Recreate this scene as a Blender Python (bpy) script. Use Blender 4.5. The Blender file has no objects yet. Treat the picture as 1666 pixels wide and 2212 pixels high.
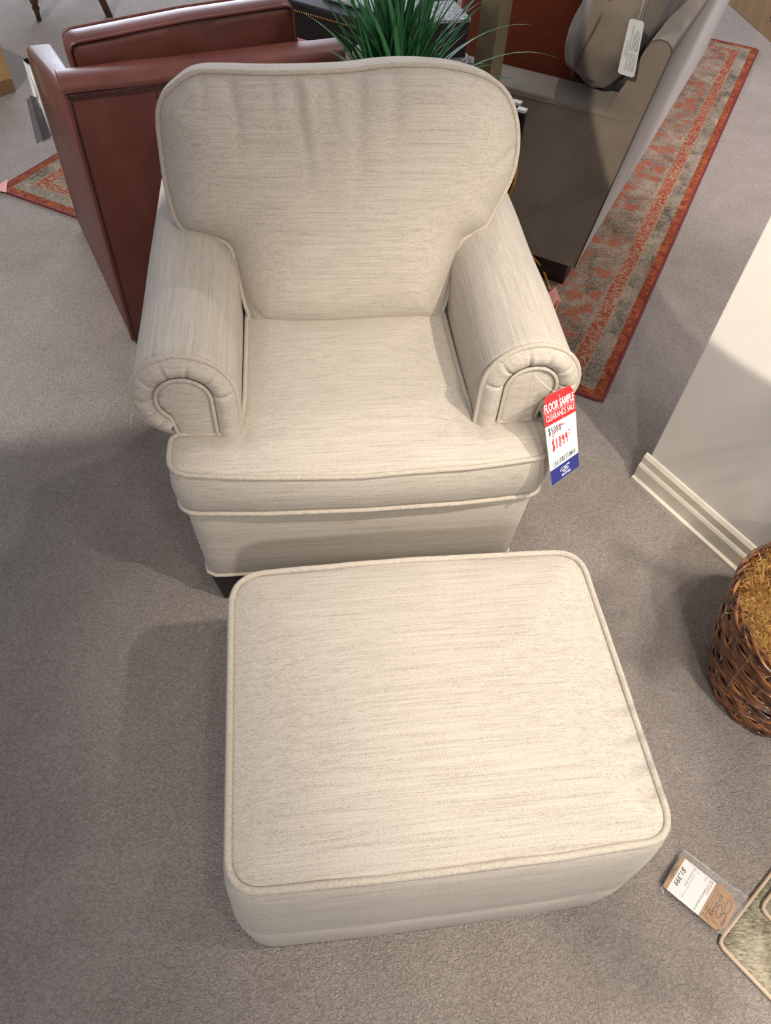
import bpy, bmesh, math, random
import numpy as np
from mathutils import Vector, Matrix, noise
from mathutils.geometry import delaunay_2d_cdt
random.seed(7)
PI = math.pi
scene = bpy.context.scene
COL = scene.collection

# ------------------------------------------------------------------ camera calibration
F = 1580.0; CX, CY = 833.0, 1106.0; H = 1.55
ND = (730.0, 2340.0)
d = np.array([ND[0]-CX, -(ND[1]-CY), -F]); d /= np.linalg.norm(d)
up = -d; f = np.array([0, 0, -1.0]); f = f - f.dot(up)*up; f /= np.linalg.norm(f)
R = np.array([np.cross(f, up), f, up])
CAM = np.array([0, 0, H])
def ray(x, y):
    v = R @ np.array([x-CX, -(y-CY), -F]); return v/np.linalg.norm(v)
def at(x, y, z=0.0):
    v = ray(x, y); return CAM + v*((z-H)/v[2])
def proj(p):
    c = R.T @ (np.array(p)-CAM); return CX+F*c[0]/-c[2], CY-F*c[1]/-c[2], -c[2]
def atdepth(x, y, D):
    return CAM + R @ np.array([(x-CX)*D/F, -(y-CY)*D/F, -D])
class Fr:
    def __init__(s, ox, oy, deg):
        a = math.radians(deg); s.a = a; s.o = np.array([ox, oy, 0.0])
        s.u = np.array([math.cos(a), math.sin(a), 0]); s.v = np.array([-math.sin(a), math.cos(a), 0])
    def loc(s, p): q = np.array(p)-s.o; return np.array([q.dot(s.u), q.dot(s.v), q[2]])
    def w(s, u, v, z): return s.o+u*s.u+v*s.v+np.array([0, 0, z])
    def atv(s, x, y, v):
        r_ = ray(x, y); p0 = s.w(0, v, 0); return s.loc(CAM + r_*(np.dot(p0-CAM, s.v)/r_.dot(s.v)))

cam_d = bpy.data.cameras.new('camera'); cam = bpy.data.objects.new('camera', cam_d); COL.objects.link(cam)
M4 = Matrix([list(R[i])+[CAM[i]] for i in range(3)]+[[0, 0, 0, 1]])
cam.matrix_world = M4
cam_d.sensor_fit = 'HORIZONTAL'; cam_d.sensor_width = 36.0
cam_d.lens = F*36.0/1666.0; cam_d.clip_start = 0.01; cam_d.clip_end = 60
scene.camera = cam

# ------------------------------------------------------------------ materials
def new_mat(name):
    m = bpy.data.materials.new(name); m.use_nodes = True
    nt = m.node_tree; b = nt.nodes['Principled BSDF']
    return m, nt, b
def N(nt, typ, **kw):
    n = nt.nodes.new(typ)
    for k, v in kw.items():
        if k in n.inputs: n.inputs[k].default_value = v
        else: setattr(n, k, v)
    return n
def lk(nt, a, b): nt.links.new(a, b)
def math_(nt, op, a, b=None, c=None, clamp=False):
    n = nt.nodes.new('ShaderNodeMath'); n.operation = op; n.use_clamp = clamp
    for i, v in enumerate((a, b, c)):
        if v is None: continue
        if isinstance(v, (int, float)): n.inputs[i].default_value = v
        else: nt.links.new(v, n.inputs[i])
    return n.outputs[0]
def mixc(nt, fac, a, b, blend='MIX'):
    n = nt.nodes.new('ShaderNodeMix'); n.data_type = 'RGBA'; n.blend_type = blend
    for i, v in ((0, fac), (6, a), (7, b)):
        if isinstance(v, (int, float)): n.inputs[i].default_value = v
        elif isinstance(v, tuple): n.inputs[i].default_value = (*v, 1) if len(v) == 3 else v
        else: nt.links.new(v, n.inputs[i])
    return n.outputs[2]
def coords(nt, scale=(1, 1, 1), kind='Object', rot=(0, 0, 0)):
    tc = N(nt, 'ShaderNodeTexCoord'); mp = N(nt, 'ShaderNodeMapping')
    mp.inputs['Scale'].default_value = scale; mp.inputs['Rotation'].default_value = rot
    lk(nt, tc.outputs[kind], mp.inputs['Vector']); return mp.outputs['Vector']
def noise_t(nt, vec, scale, detail=2, rough=0.5, dist=0.0):
    n = N(nt, 'ShaderNodeTexNoise'); n.inputs['Scale'].default_value = scale; n.inputs['Detail'].default_value = detail
    n.inputs['Roughness'].default_value = rough; n.inputs['Distortion'].default_value = dist
    lk(nt, vec, n.inputs['Vector']); return n.outputs['Fac']
def ramp(nt, fac, stops):
    n = N(nt, 'ShaderNodeValToRGB'); e = n.color_ramp.elements
    while len(e) < len(stops): e.new(0.5)
    for i, (p, c) in enumerate(stops):
        e[i].position = p; e[i].color = (*c, 1) if len(c) == 3 else c
    lk(nt, fac, n.inputs['Fac']); return n.outputs['Color']
def bump(nt, b, h, dist=0.001, strength=1.0):
    n = N(nt, 'ShaderNodeBump'); n.inputs['Distance'].default_value = dist; n.inputs['Strength'].default_value = strength
    lk(nt, h, n.inputs['Height']); lk(nt, n.outputs['Normal'], b.inputs['Normal'])
def simple(name, col, rough=0.6, metal=0.0, var=0.12, scale=30, bmp=0.0, coat=0.0, spec=0.5):
    m, nt, b = new_mat(name)
    v = coords(nt); n = noise_t(nt, v, scale, 4, 0.6)
    c2 = tuple(min(1, x*(1+var)) for x in col); c1 = tuple(x*(1-var) for x in col)
    lk(nt, ramp(nt, n, [(0.3, c1), (0.7, c2)]), b.inputs['Base Color'])
    b.inputs['Roughness'].default_value = rough; b.inputs['Metallic'].default_value = metal
    b.inputs['Coat Weight'].default_value = coat; b.inputs['Specular IOR Level'].default_value = spec
    if bmp: bump(nt, b, n, bmp)
    return m

def fabric(name, axis='x', col=(0.50, 0.452, 0.392)):
    m, nt, b = new_mat(name)
    lo, hi = 9.0, 620.0
    sc = {'x': (lo, hi, hi), 'y': (hi, lo, hi), 'z': (hi, hi, lo)}[axis]
    v = coords(nt, sc); s1 = noise_t(nt, v, 1.0, 2, 0.6)
    sc2 = {'x': (4, 190, 190), 'y': (190, 4, 190), 'z': (190, 190, 4)}[axis]
    s2 = noise_t(nt, coords(nt, sc2), 1.0, 3, 0.6)
    sc3 = {'x': (420, 800, 800), 'y': (800, 420, 800), 'z': (800, 800, 420)}[axis]
    w = noise_t(nt, coords(nt, sc3), 1.0, 1, 0.5)
    t = math_(nt, 'ADD', math_(nt, 'MULTIPLY', s1, 0.38), math_(nt, 'MULTIPLY', s2, 0.27))
    t = math_(nt, 'ADD', t, math_(nt, 'MULTIPLY', w, 0.45))
    dk = (col[0]*0.64, col[1]*0.62, col[2]*0.59); lt = tuple(min(1, c*1.22) for c in col)
    c = ramp(nt, t, [(0.38, dk), (0.55, col), (0.72, lt)])
    lk(nt, c, b.inputs['Base Color']); b.inputs['Roughness'].default_value = 0.92
    b.inputs['Specular IOR Level'].default_value = 0.15
    b.inputs['Sheen Weight'].default_value = 0.15; b.inputs['Sheen Roughness'].default_value = 0.6
    bump(nt, b, t, 0.0011, 0.8)
    return m
FX = fabric('woven_cream_fabric', 'x'); FY = fabric('woven_cream_fabric_lengthwise', 'y')
FP = fabric('woven_cream_piping', 'z', (0.50, 0.448, 0.378))
WHITE_BASE = simple('painted_wall', (0.80, 0.77, 0.72), 0.6, var=0.03, scale=6, bmp=0.0008)

def carpet_mat():
    m, nt, b = new_mat('grey_beige_carpet')
    v = coords(nt)
    nd = N(nt, 'ShaderNodeTexNoise'); nd.inputs['Scale'].default_value = 90; nd.inputs['Detail'].default_value = 3; lk(nt, v, nd.inputs['Vector'])
    sc = N(nt, 'ShaderNodeVectorMath'); sc.operation = 'SCALE'; sc.inputs['Scale'].default_value = 0.02; lk(nt, nd.outputs['Color'], sc.inputs[0])
    ad = N(nt, 'ShaderNodeVectorMath'); ad.operation = 'ADD'; lk(nt, v, ad.inputs[0]); lk(nt, sc.outputs[0], ad.inputs[1])
    mp = N(nt, 'ShaderNodeMapping'); mp.inputs['Rotation'].default_value = (0, 0, .45); mp.inputs['Scale'].default_value = (1, 1.9, 1); lk(nt, ad.outputs[0], mp.inputs['Vector'])
    vo = N(nt, 'ShaderNodeTexVoronoi'); vo.inputs['Scale'].default_value = 165; lk(nt, mp.outputs[0], vo.inputs['Vector'])
    dome = math_(nt, 'SUBTRACT', 1.0, vo.outputs['Distance'])
    a2 = noise_t(nt, v, 110, 3, 0.6, 1.2)
    fine = noise_t(nt, v, 750, 2, 0.6); big = noise_t(nt, v, 2.2, 4, 0.6); big2 = noise_t(nt, v, 9, 3, 0.6)
    t = math_(nt, 'ADD', math_(nt, 'MULTIPLY', dome, 0.55), math_(nt, 'MULTIPLY', a2, 0.45))
    t2 = math_(nt, 'ADD', math_(nt, 'MULTIPLY', t, 0.72), math_(nt, 'MULTIPLY', fine, 0.28))
    c = ramp(nt, t2, [(0.38, (0.345, 0.298, 0.266)), (0.53, (0.462, 0.408, 0.368)), (0.68, (0.54, 0.487, 0.445))])  # shade in the pile crevices is put into the colour, following bump height
    st = ramp(nt, math_(nt, 'ADD', math_(nt, 'MULTIPLY', big, 0.6), math_(nt, 'MULTIPLY', big2, 0.4)), [(0.35, (0.88, 0.86, 0.84)), (0.6, (1.04, 1.03, 1.03))])
    lk(nt, mixc(nt, 1.0, c, st, 'MULTIPLY'), b.inputs['Base Color'])
    b.inputs['Roughness'].default_value = 0.97; b.inputs['Specular IOR Level'].default_value = 0.1
    b.inputs['Sheen Weight'].default_value = 0.1
    bump(nt, b, t2, 0.015, 0.95)
    return m
CARPET = carpet_mat()

def leather_mat():
    m, nt, b = new_mat('oxblood_leather')
    v = coords(nt); n1 = noise_t(nt, v, 5, 5, 0.6); n2 = noise_t(nt, v, 260, 3, 0.6)
    c = ramp(nt, n1, [(0.3, (0.075, 0.019, 0.013)), (0.55, (0.110, 0.029, 0.020)), (0.8, (0.165, 0.050, 0.034))])
    lk(nt, c, b.inputs['Base Color'])
    lk(nt, ramp(nt, n1, [(0.3, (0.38,)*3), (0.8, (0.52,)*3)]), b.inputs['Roughness'])
    bump(nt, b, math_(nt, 'ADD', math_(nt, 'MULTIPLY', n1, 4.0), n2), 0.0005, 0.8)
    return m
LEATHER = leather_mat()
def taupe_mat():
    m, nt, b = new_mat('taupe_microsuede')
    v = coords(nt); n1 = noise_t(nt, v, 4, 4, 0.6, 0.6); n2 = noise_t(nt, v, 500, 2, 0.6)
    t = math_(nt, 'ADD', math_(nt, 'MULTIPLY', n1, 0.8), math_(nt, 'MULTIPLY', n2, 0.2))
    lk(nt, ramp(nt, t, [(0.35, (0.145, 0.118, 0.092)), (0.65, (0.225, 0.188, 0.150))]), b.inputs['Base Color'])
    b.inputs['Roughness'].default_value = 0.9; b.inputs['Specular IOR Level'].default_value = 0.15
    b.inputs['Sheen Weight'].default_value = 0.25
    bump(nt, b, n2, 0.0004)
    return m
TAUPE = taupe_mat()
RUST = fabric('rust_woven_fabric', 'x', (0.26, 0.055, 0.02))
BLACKWOOD = simple('espresso_wood', (0.012, 0.008, 0.008), 0.35, var=0.3)
BLACKLEATHER = simple('black_leather', (0.012, 0.009, 0.010), 0.6, var=0.3, scale=60, bmp=0.0004, spec=.25)
BLACKMETAL = simple('dark_metal', (0.02, 0.02, 0.02), 0.4, 0.6)
SILVER = simple('brushed_silver', (0.72, 0.73, 0.72), 0.45, 0.3, var=0.05)
BRASS = simple('aged_brass', (0.38, 0.30, 0.17), 0.38, 0.45, var=0.15, scale=14)
NAIL = simple('antique_brass_nailhead', (0.5, 0.3, 0.14), 0.35, 0.9)
PALEBLUE = simple('pale_grey_upholstery', (0.42, 0.47, 0.52), 0.85, var=0.05)
OAK = simple('blond_wood', (0.50, 0.32, 0.13), 0.45, var=0.14, scale=9)
OAKD = simple('brown_oak', (0.25, 0.145, 0.065), 0.5, var=0.2, scale=8)
WALNUT = simple('dark_walnut', (0.055, 0.025, 0.015), 0.35, var=0.3, scale=20)
RED = simple('tag_red', (0.60, 0.018, 0.022), 0.5, var=0.02)
PAPER = simple('tag_white', (0.82, 0.83, 0.80), 0.5, var=0.02)
BLUE = simple('tag_blue', (0.022, 0.028, 0.19), 0.45, var=0.03)
INKW = simple('ink_white', (0.88, 0.88, 0.88), 0.5, var=0.01)
INKB = simple('ink_black', (0.012, 0.012, 0.016), 0.5, var=0.1)
INKR = simple('ink_red', (0.62, 0.01, 0.02), 0.5, var=0.05)
INKG = simple('ink_grey', (0.16, 0.17, 0.18), 0.6, var=0.05)
KRAFT = simple('kraft_card', (0.36, 0.20, 0.085), 0.6, var=0.06)
PINK = simple('pink_tape', (0.60, 0.26, 0.22), 0.6, var=0.05)
GREYTAG = simple('pale_grey_card', (0.50, 0.52, 0.51), 0.5, var=0.03)
def cord_mat():
    m, nt, b = new_mat('amber_cord')
    lk(nt, ramp(nt, noise_t(nt, coords(nt), 40), [(0.3, (0.42, 0.17, 0.02)), (0.7, (0.60, 0.27, 0.04))]), b.inputs['Base Color'])
    b.inputs['Roughness'].default_value = 0.25; b.inputs['Subsurface Weight'].default_value = 0.2
    b.inputs['Subsurface Radius'].default_value = (0.01, 0.005, 0.001)
    return m
CORD = cord_mat()
def plastic_mat():
    m, nt, b = new_mat('clear_plastic')
    n = noise_t(nt, coords(nt), 18, 3)
    out = nt.nodes['Material Output']; tr = N(nt, 'ShaderNodeBsdfTransparent'); gl = N(nt, 'ShaderNodeBsdfGlossy')
    tr.inputs['Color'].default_value = (0.955, 0.95, 0.955, 1); gl.inputs['Roughness'].default_value = 0.12
    mx = N(nt, 'ShaderNodeMixShader'); mx.inputs[0].default_value = 0.07
    lk(nt, tr.outputs[0], mx.inputs[1]); lk(nt, gl.outputs[0], mx.inputs[2])
    bp = N(nt, 'ShaderNodeBump'); bp.inputs['Distance'].default_value = 0.004; lk(nt, n, bp.inputs['Height']); lk(nt, bp.outputs[0], gl.inputs['Normal'])
    lk(nt, mx.outputs[0], out.inputs['Surface'])
    return m
PLASTIC = plastic_mat()
def speckle_mat():
    m, nt, b = new_mat('speckled_stone')
    n = noise_t(nt, coords(nt), 160, 3, 0.7, 1.0)
    lk(nt, ramp(nt, n, [(0.42, (0.10, 0.11, 0.12)), (0.5, (0.42, 0.44, 0.46)), (0.62, (0.66, 0.68, 0.70))]), b.inputs['Base Color'])
    b.inputs['Roughness'].default_value = 0.3
    return m
SPECK = speckle_mat()
def leaf_mat(name, c1, c2):
    m, nt, b = new_mat(name)
    n = noise_t(nt, coords(nt, (60, 60, 4)), 1.0, 3)
    lk(nt, ramp(nt, n, [(0.3, c1), (0.7, c2)]), b.inputs['Base Color']); b.inputs['Roughness'].default_value = 0.45
    return m
GRASS = leaf_mat('glossy_green_blades', (0.012, 0.085, 0.030), (0.065, 0.27, 0.085))
FROND = leaf_mat('palm_green', (0.02, 0.07, 0.015), (0.06, 0.16, 0.04))
def moss_mat():
    m, nt, b = new_mat('dry_golden_moss')
    n = noise_t(nt, coords(nt), 45, 4, 0.6)
    lk(nt, ramp(nt, n, [(0.3, (0.20, 0.085, 0.02)), (0.45, (0.47, 0.25, 0.065)), (0.65, (0.72, 0.45, 0.15))]), b.inputs['Base Color'])
    b.inputs['Roughness'].default_value = 0.85
    return m
MOSS = moss_mat()
def wicker_mat():
    m, nt, b = new_mat('glossy_dark_wicker')
    v = coords(nt); n = noise_t(nt, coords(nt, (12, 12, 110)), 1.0, 3, 0.6); n2 = noise_t(nt, v, 32, 3, 0.6)
    t = math_(nt, 'ADD', math_(nt, 'MULTIPLY', n, 0.55), math_(nt, 'MULTIPLY', n2, 0.45))
    lk(nt, ramp(nt, t, [(0.40, (0.030, 0.011, 0.007)), (0.50, (0.15, 0.05, 0.018)), (0.62, (0.42, 0.17, 0.05))]), b.inputs['Base Color'])
    b.inputs['Roughness'].default_value = 0.22; b.inputs['Coat Weight'].default_value = 0.5; b.inputs['Coat Roughness'].default_value = 0.12
    return m
WICKER = wicker_mat()

RW, RL = 2.43, 3.28
def rug_mat():
    m, nt, b = new_mat('distressed_oriental_rug')
    tc = N(nt, 'ShaderNodeTexCoord'); sp = N(nt, 'ShaderNodeSeparateXYZ'); lk(nt, tc.outputs['Object'], sp.inputs[0])
    x = math_(nt, 'MULTIPLY', sp.outputs[0], -1.0); y = sp.outputs[1]
    dx = math_(nt, 'MINIMUM', x, math_(nt, 'SUBTRACT', RW, x)); dy = math_(nt, 'MINIMUM', y, math_(nt, 'SUBTRACT', RL, y))
    e = math_(nt, 'MINIMUM', dx, dy)
    v = coords(nt)
    jag = math_(nt, 'MULTIPLY', math_(nt, 'SUBTRACT', noise_t(nt, v, 60, 3, 0.6), 0.5), 0.012)
    e = math_(nt, 'ADD', e, jag)
    fine = noise_t(nt, v, 140, 3, 0.7, 0.4); mid = noise_t(nt, v, 24, 4, 0.65, 1.2); low = noise_t(nt, v, 7, 3, 0.6, 0.8); orn = noise_t(nt, coords(nt, (1, 1, 1)), 50, 2, 0.5, 2.2)
    orange = ramp(nt, math_(nt, 'ADD', math_(nt, 'MULTIPLY', mid, 0.5), math_(nt, 'MULTIPLY', fine, 0.5)), [(0.38, (0.10, 0.018, 0.012)), (0.5, (0.21, 0.050, 0.024)), (0.64, (0.34, 0.12, 0.05))])
    grey = ramp(nt, math_(nt, 'ADD', math_(nt, 'MULTIPLY', low, 0.45), math_(nt, 'MULTIPLY', fine, 0.55)), [(0.38, (0.06, 0.048, 0.034)), (0.5, (0.20, 0.165, 0.125)), (0.62, (0.31, 0.26, 0.20))])
    redm = ramp(nt, math_(nt, 'ADD', math_(nt, 'MULTIPLY', orn, 0.75), math_(nt, 'MULTIPLY', fine, 0.25)), [(0.46, (0.27, 0.19, 0.13)), (0.5, (0.27, 0.075, 0.04)), (0.6, (0.21, 0.04, 0.025))])
    # flowers scattered over the field
    vo = N(nt, 'ShaderNodeTexVoronoi'); vo.inputs['Scale'].default_value = 11.0; vo.inputs['Randomness'].default_value = 0.8
    wv = N(nt, 'ShaderNodeVectorMath'); wv.operation = 'ADD'
    nc = N(nt, 'ShaderNodeTexNoise'); nc.inputs['Scale'].default_value = 22; nc.inputs['Detail'].default_value = 3; lk(nt, v, nc.inputs['Vector'])
    sc = N(nt, 'ShaderNodeVectorMath'); sc.operation = 'SCALE'; sc.inputs['Scale'].default_value = 0.07; lk(nt, nc.outputs['Color'], sc.inputs[0])
    lk(nt, v, wv.inputs[0]); lk(nt, sc.outputs[0], wv.inputs[1]); lk(nt, wv.outputs[0], vo.inputs['Vector'])
    vd = math_(nt, 'ADD', vo.outputs['Distance'], math_(nt, 'MULTIPLY', math_(nt, 'SUBTRACT', fine, 0.5), 0.8))
    fl = ramp(nt, vd, [(0.31, (1, 1, 1)), (0.37, (0, 0, 0))])
    ring = ramp(nt, math_(nt, 'ABSOLUTE', math_(nt, 'SUBTRACT', vd, 0.46)), [(0.015, (1, 1, 1)), (0.03, (0, 0, 0))])
    dkm = ramp(nt, math_(nt, 'MULTIPLY', noise_t(nt, v, 11, 2, 0.5), 1.0), [(0.5, (0, 0, 0)), (0.56, (1, 1, 1))])
    field = mixc(nt, math_(nt, 'MULTIPLY', fl, 0.85), grey, mixc(nt, fine, (0.17, 0.025, 0.015), (0.36, 0.13, 0.07)))
    field = mixc(nt, math_(nt, 'MULTIPLY', ring, dkm), field, (0.045, 0.04, 0.045))
    field = mixc(nt, math_(nt, 'MULTIPLY', ramp(nt, mid, [(0.50, (0, 0, 0)), (0.58, (1, 1, 1))]), 0.6), field, (0.27, 0.10, 0.06))
    def step(edge): return math_(nt, 'GREATER_THAN', e, edge)
    c = mixc(nt, step(0.036), orange, grey)
    c = mixc(nt, step(0.088), c, (0.28, 0.17, 0.11))
    c = mixc(nt, step(0.093), c, redm)
    c = mixc(nt, step(0.138), c, (0.28, 0.17, 0.11))
    c = mixc(nt, step(0.142), c, grey)
    c = mixc(nt, step(0.155), c, field)
    lk(nt, c, b.inputs['Base Color']); b.inputs['Roughness'].default_value = 0.95; b.inputs['Specular IOR Level'].default_value = 0.1
    bump(nt, b, fine, 0.002, 0.8)
    return m
RUGM = rug_mat()
BINDING = simple('maroon_binding', (0.13, 0.012, 0.016), 0.7, var=0.2, scale=90, bmp=0.001)
def shag_mat():
    m, nt, b = new_mat('grey_green_shag')
    n = noise_t(nt, coords(nt, (90, 260, 90), rot=(0, 0, 0.9)), 1.0, 3, 0.6, 0.5); n2 = noise_t(nt, coords(nt), 22, 3)
    t = math_(nt, 'ADD', math_(nt, 'MULTIPLY', n, 0.6), math_(nt, 'MULTIPLY', n2, 0.4))
    lk(nt, ramp(nt, t, [(0.36, (0.10, 0.09, 0.055)), (0.5, (0.27, 0.24, 0.17)), (0.65, (0.46, 0.41, 0.30))]), b.inputs['Base Color'])
    b.inputs['Roughness'].default_value = 0.95; bump(nt, b, t, 0.006)
    return m
SHAG = shag_mat()
BEIGEBIND = simple('beige_binding', (0.52, 0.40, 0.29), 0.7, var=0.06, scale=200, bmp=0.0004)

# ------------------------------------------------------------------ object helpers
def empty(name, label, cat, loc=(0, 0, 0), rz=0.0, group=None):
    o = bpy.data.objects.new(name, None); COL.objects.link(o); o.location = loc; o.rotation_euler = (0, 0, rz)
    o['label'] = label; o['category'] = cat; o.empty_display_size = 0.05
    if group: o['group'] = group
    return o
def mk(name, bm, mat, parent=None, smooth=True, matrix=None, recalc=True, sharp=None):
    if recalc: bmesh.ops.recalc_face_normals(bm, faces=bm.faces[:])
    me = bpy.data.meshes.new(name); bm.to_mesh(me); bm.free()
    if smooth:
        for p in me.polygons: p.use_smooth = True
        if sharp: me.set_sharp_from_angle(angle=math.radians(sharp))
    for mm in (mat if isinstance(mat, (list, tuple)) else [mat]): me.materials.append(mm)
    o = bpy.data.objects.new(name, me); COL.objects.link(o)
    if parent: o.parent = parent
    if matrix is not None: o.matrix_local = matrix
    return o
def tag(o, label, cat, group=None):
    o['label'] = label; o['category'] = cat
    if group: o['group'] = group
    return o
def add_box(bm, x0, x1, y0, y1, z0, z1, bev=0.0, seg=2, mtx=None, mi=0):
    r = bmesh.ops.create_cube(bm, size=1.0); vs = r['verts']
    for v in vs:
        v.co = Vector(((x0+x1)/2+v.co.x*(x1-x0), (y0+y1)/2+v.co.y*(y1-y0), (z0+z1)/2+v.co.z*(z1-z0)))
    fs = list({f_ for v in vs for f_ in v.link_faces}); vset = list(vs)
    if bev > 0:
        es = list({e_ for v in vs for e_ in v.link_edges})
        rr = bmesh.ops.bevel(bm, geom=es, offset=bev, segments=seg, profile=0.5, affect='EDGES')
        vset = list({v for f_ in rr['faces'] for v in f_.verts} | {v for v in vs if v.is_valid})
    allf = {f_ for v in vset for f_ in v.link_faces}
    for f_ in allf: f_.material_index = mi
    if mtx is not None: bmesh.ops.transform(bm, matrix=mtx, verts=vset)
    return vset
def add_hex(bm, p8, bev=0.0, seg=2):
    """eight corners: bottom 4 ccw, top 4 ccw"""
    vs = [bm.verts.new(p) for p in p8]
    fs = [(3, 2, 1, 0), (4, 5, 6, 7), (0, 1, 5, 4), (1, 2, 6, 5), (2, 3, 7, 6), (3, 0, 4, 7)]
    ff = [bm.faces.new([vs[i] for i in q]) for q in fs]
    if bev > 0:
        es = list({e_ for v in vs for e_ in v.link_edges})
        bmesh.ops.bevel(bm, geom=es, offset=bev, segments=seg, profile=0.5, affect='EDGES')
def add_tube(bm, path, r, closed=False, seg=8, rfun=None, flat=1.0, cap=True):
    P = [Vector(p) for p in path]; n = len(P); rings = []
    prev = None
    for i in range(n):
        if closed: t = (P[(i+1) % n]-P[(i-1) % n])
        else: t = P[min(i+1, n-1)]-P[max(i-1, 0)]
        if t.length < 1e-9: t = Vector((0, 0, 1))
        t.normalize()
        if prev is None:
            a = Vector((0, 0, 1)) if abs(t.z) < 0.9 else Vector((1, 0, 0)); nrm = (a-t*a.dot(t)).normalized()
        else:
            nrm = prev-t*prev.dot(t)
            nrm = nrm.normalized() if nrm.length > 1e-6 else prev
        prev = nrm; bn = t.cross(nrm); rr = r if rfun is None else rfun(i/max(1, n-1))
        rings.append([bm.verts.new(P[i]+(nrm*math.cos(2*PI*k/seg)*flat+bn*math.sin(2*PI*k/seg))*rr) for k in range(seg)])
    m = n if closed else n-1
    for i in range(m):
        a, b_ = rings[i], rings[(i+1) % n]
        off = 0
        if closed and i == n-1:
            dmin = 1e9
            for o_ in range(seg):
                dd = (a[0].co-b_[o_].co).length
                if dd < dmin: dmin = dd; off = o_
        for k in range(seg):
            bm.faces.new((a[k], a[(k+1) % seg], b_[(k+1+off) % seg], b_[(k+off) % seg]))
    if not closed and cap:
        bm.faces.new(rings[0][::-1]); bm.faces.new(rings[-1])
def smooth_path(pts, sub=6, closed=True):
    n = len(pts); out = []; P = [np.array(p, float) for p in pts]
    rng = range(n if closed else n-1)
    for i in rng:
        if closed: p0, p1, p2, p3 = P[(i-1) % n], P[i], P[(i+1) % n], P[(i+2) % n]
        else: p0, p1, p2, p3 = P[max(i-1, 0)], P[i], P[i+1], P[min(i+2, n-1)]
        for k in range(sub):
            t = k/sub; out.append(0.5*((2*p1)+(-p0+p2)*t+(2*p0-5*p1+4*p2-p3)*t*t+(-p0+3*p1-3*p2+p3)*t**3))
    if not closed: out.append(P[-1])
    return out
def resample(path, step, closed=True):
    P = [np.array(p, float) for p in path]
    if closed: P = P+[P[0]]
    L = [0]
    for a, b_ in zip(P[:-1], P[1:]): L.append(L[-1]+np.linalg.norm(b_-a))
    n = max(8, int(round(L[-1]/step))); out = []; j = 0
    for i in range(n if closed else n+1):
        s = L[-1]*i/n
        while j < len(L)-2 and L[j+1] < s: j += 1
        t = (s-L[j])/max(1e-9, L[j+1]-L[j]); out.append(P[j]*(1-t)+P[j+1]*t)
    return out
def rounded_poly(pts, step=0.008):
    """pts: (x, y, radius)"""
    n = len(pts); out = []
    for i in range(n):
        p0 = np.array(pts[i-1][:2], float); p1 = np.array(pts[i][:2], float); p2 = np.array(pts[(i+1) % n][:2], float); r = pts[i][2]
        a = p0-p1; b_ = p2-p1; la, lb = np.linalg.norm(a), np.linalg.norm(b_); a /= la; b_ /= lb
        if r <= 0: out.append(p1); continue
        ang = math.acos(max(-1, min(1, a.dot(b_)))); tl = min(r/math.tan(ang/2), la*0.49, lb*0.49)
        s = p1+a*tl; e_ = p1+b_*tl
        for k in range(9):
            t = k/8; out.append((1-t)**2*s+2*t*(1-t)*p1+t*t*e_)
    return resample(out, step, True)
def poly_normals(poly):
    n = len(poly); out = []
    area = sum(poly[i][0]*poly[(i+1) % n][1]-poly[(i+1) % n][0]*poly[i][1] for i in range(n))
    sg = 1 if area > 0 else -1
    for i in range(n):
        t = np.array(poly[(i+1) % n][:2], float)-np.array(poly[i-1][:2], float); t = t/max(1e-9, np.linalg.norm(t))
        out.append(np.array([t[1], -t[0]])*sg)
    return out
def inside(poly, X, Y):
    c = np.zeros(X.shape, bool); n = len(poly); j = n-1
    for i in range(n):
        xi, yi = poly[i][:2]; xj, yj = poly[j][:2]
        cond = ((yi > Y) != (yj > Y)) & (X < (xj-xi)*(Y-yi)/((yj-yi) if yj != yi else 1e-12)+xi)
        c ^= cond; j = i
    return c
def edge_dist(poly, X, Y):
    D = np.full(X.shape, 1e9); n = len(poly)
    for i in range(n):
        ax, ay = poly[i][:2]; bx, by = poly[(i+1) % n][:2]; dx, dy = bx-ax, by-ay; L = dx*dx+dy*dy+1e-12
        t = np.clip(((X-ax)*dx+(Y-ay)*dy)/L, 0, 1); D = np.minimum(D, np.hypot(X-ax-t*dx, Y-ay-t*dy))
    return D
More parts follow.
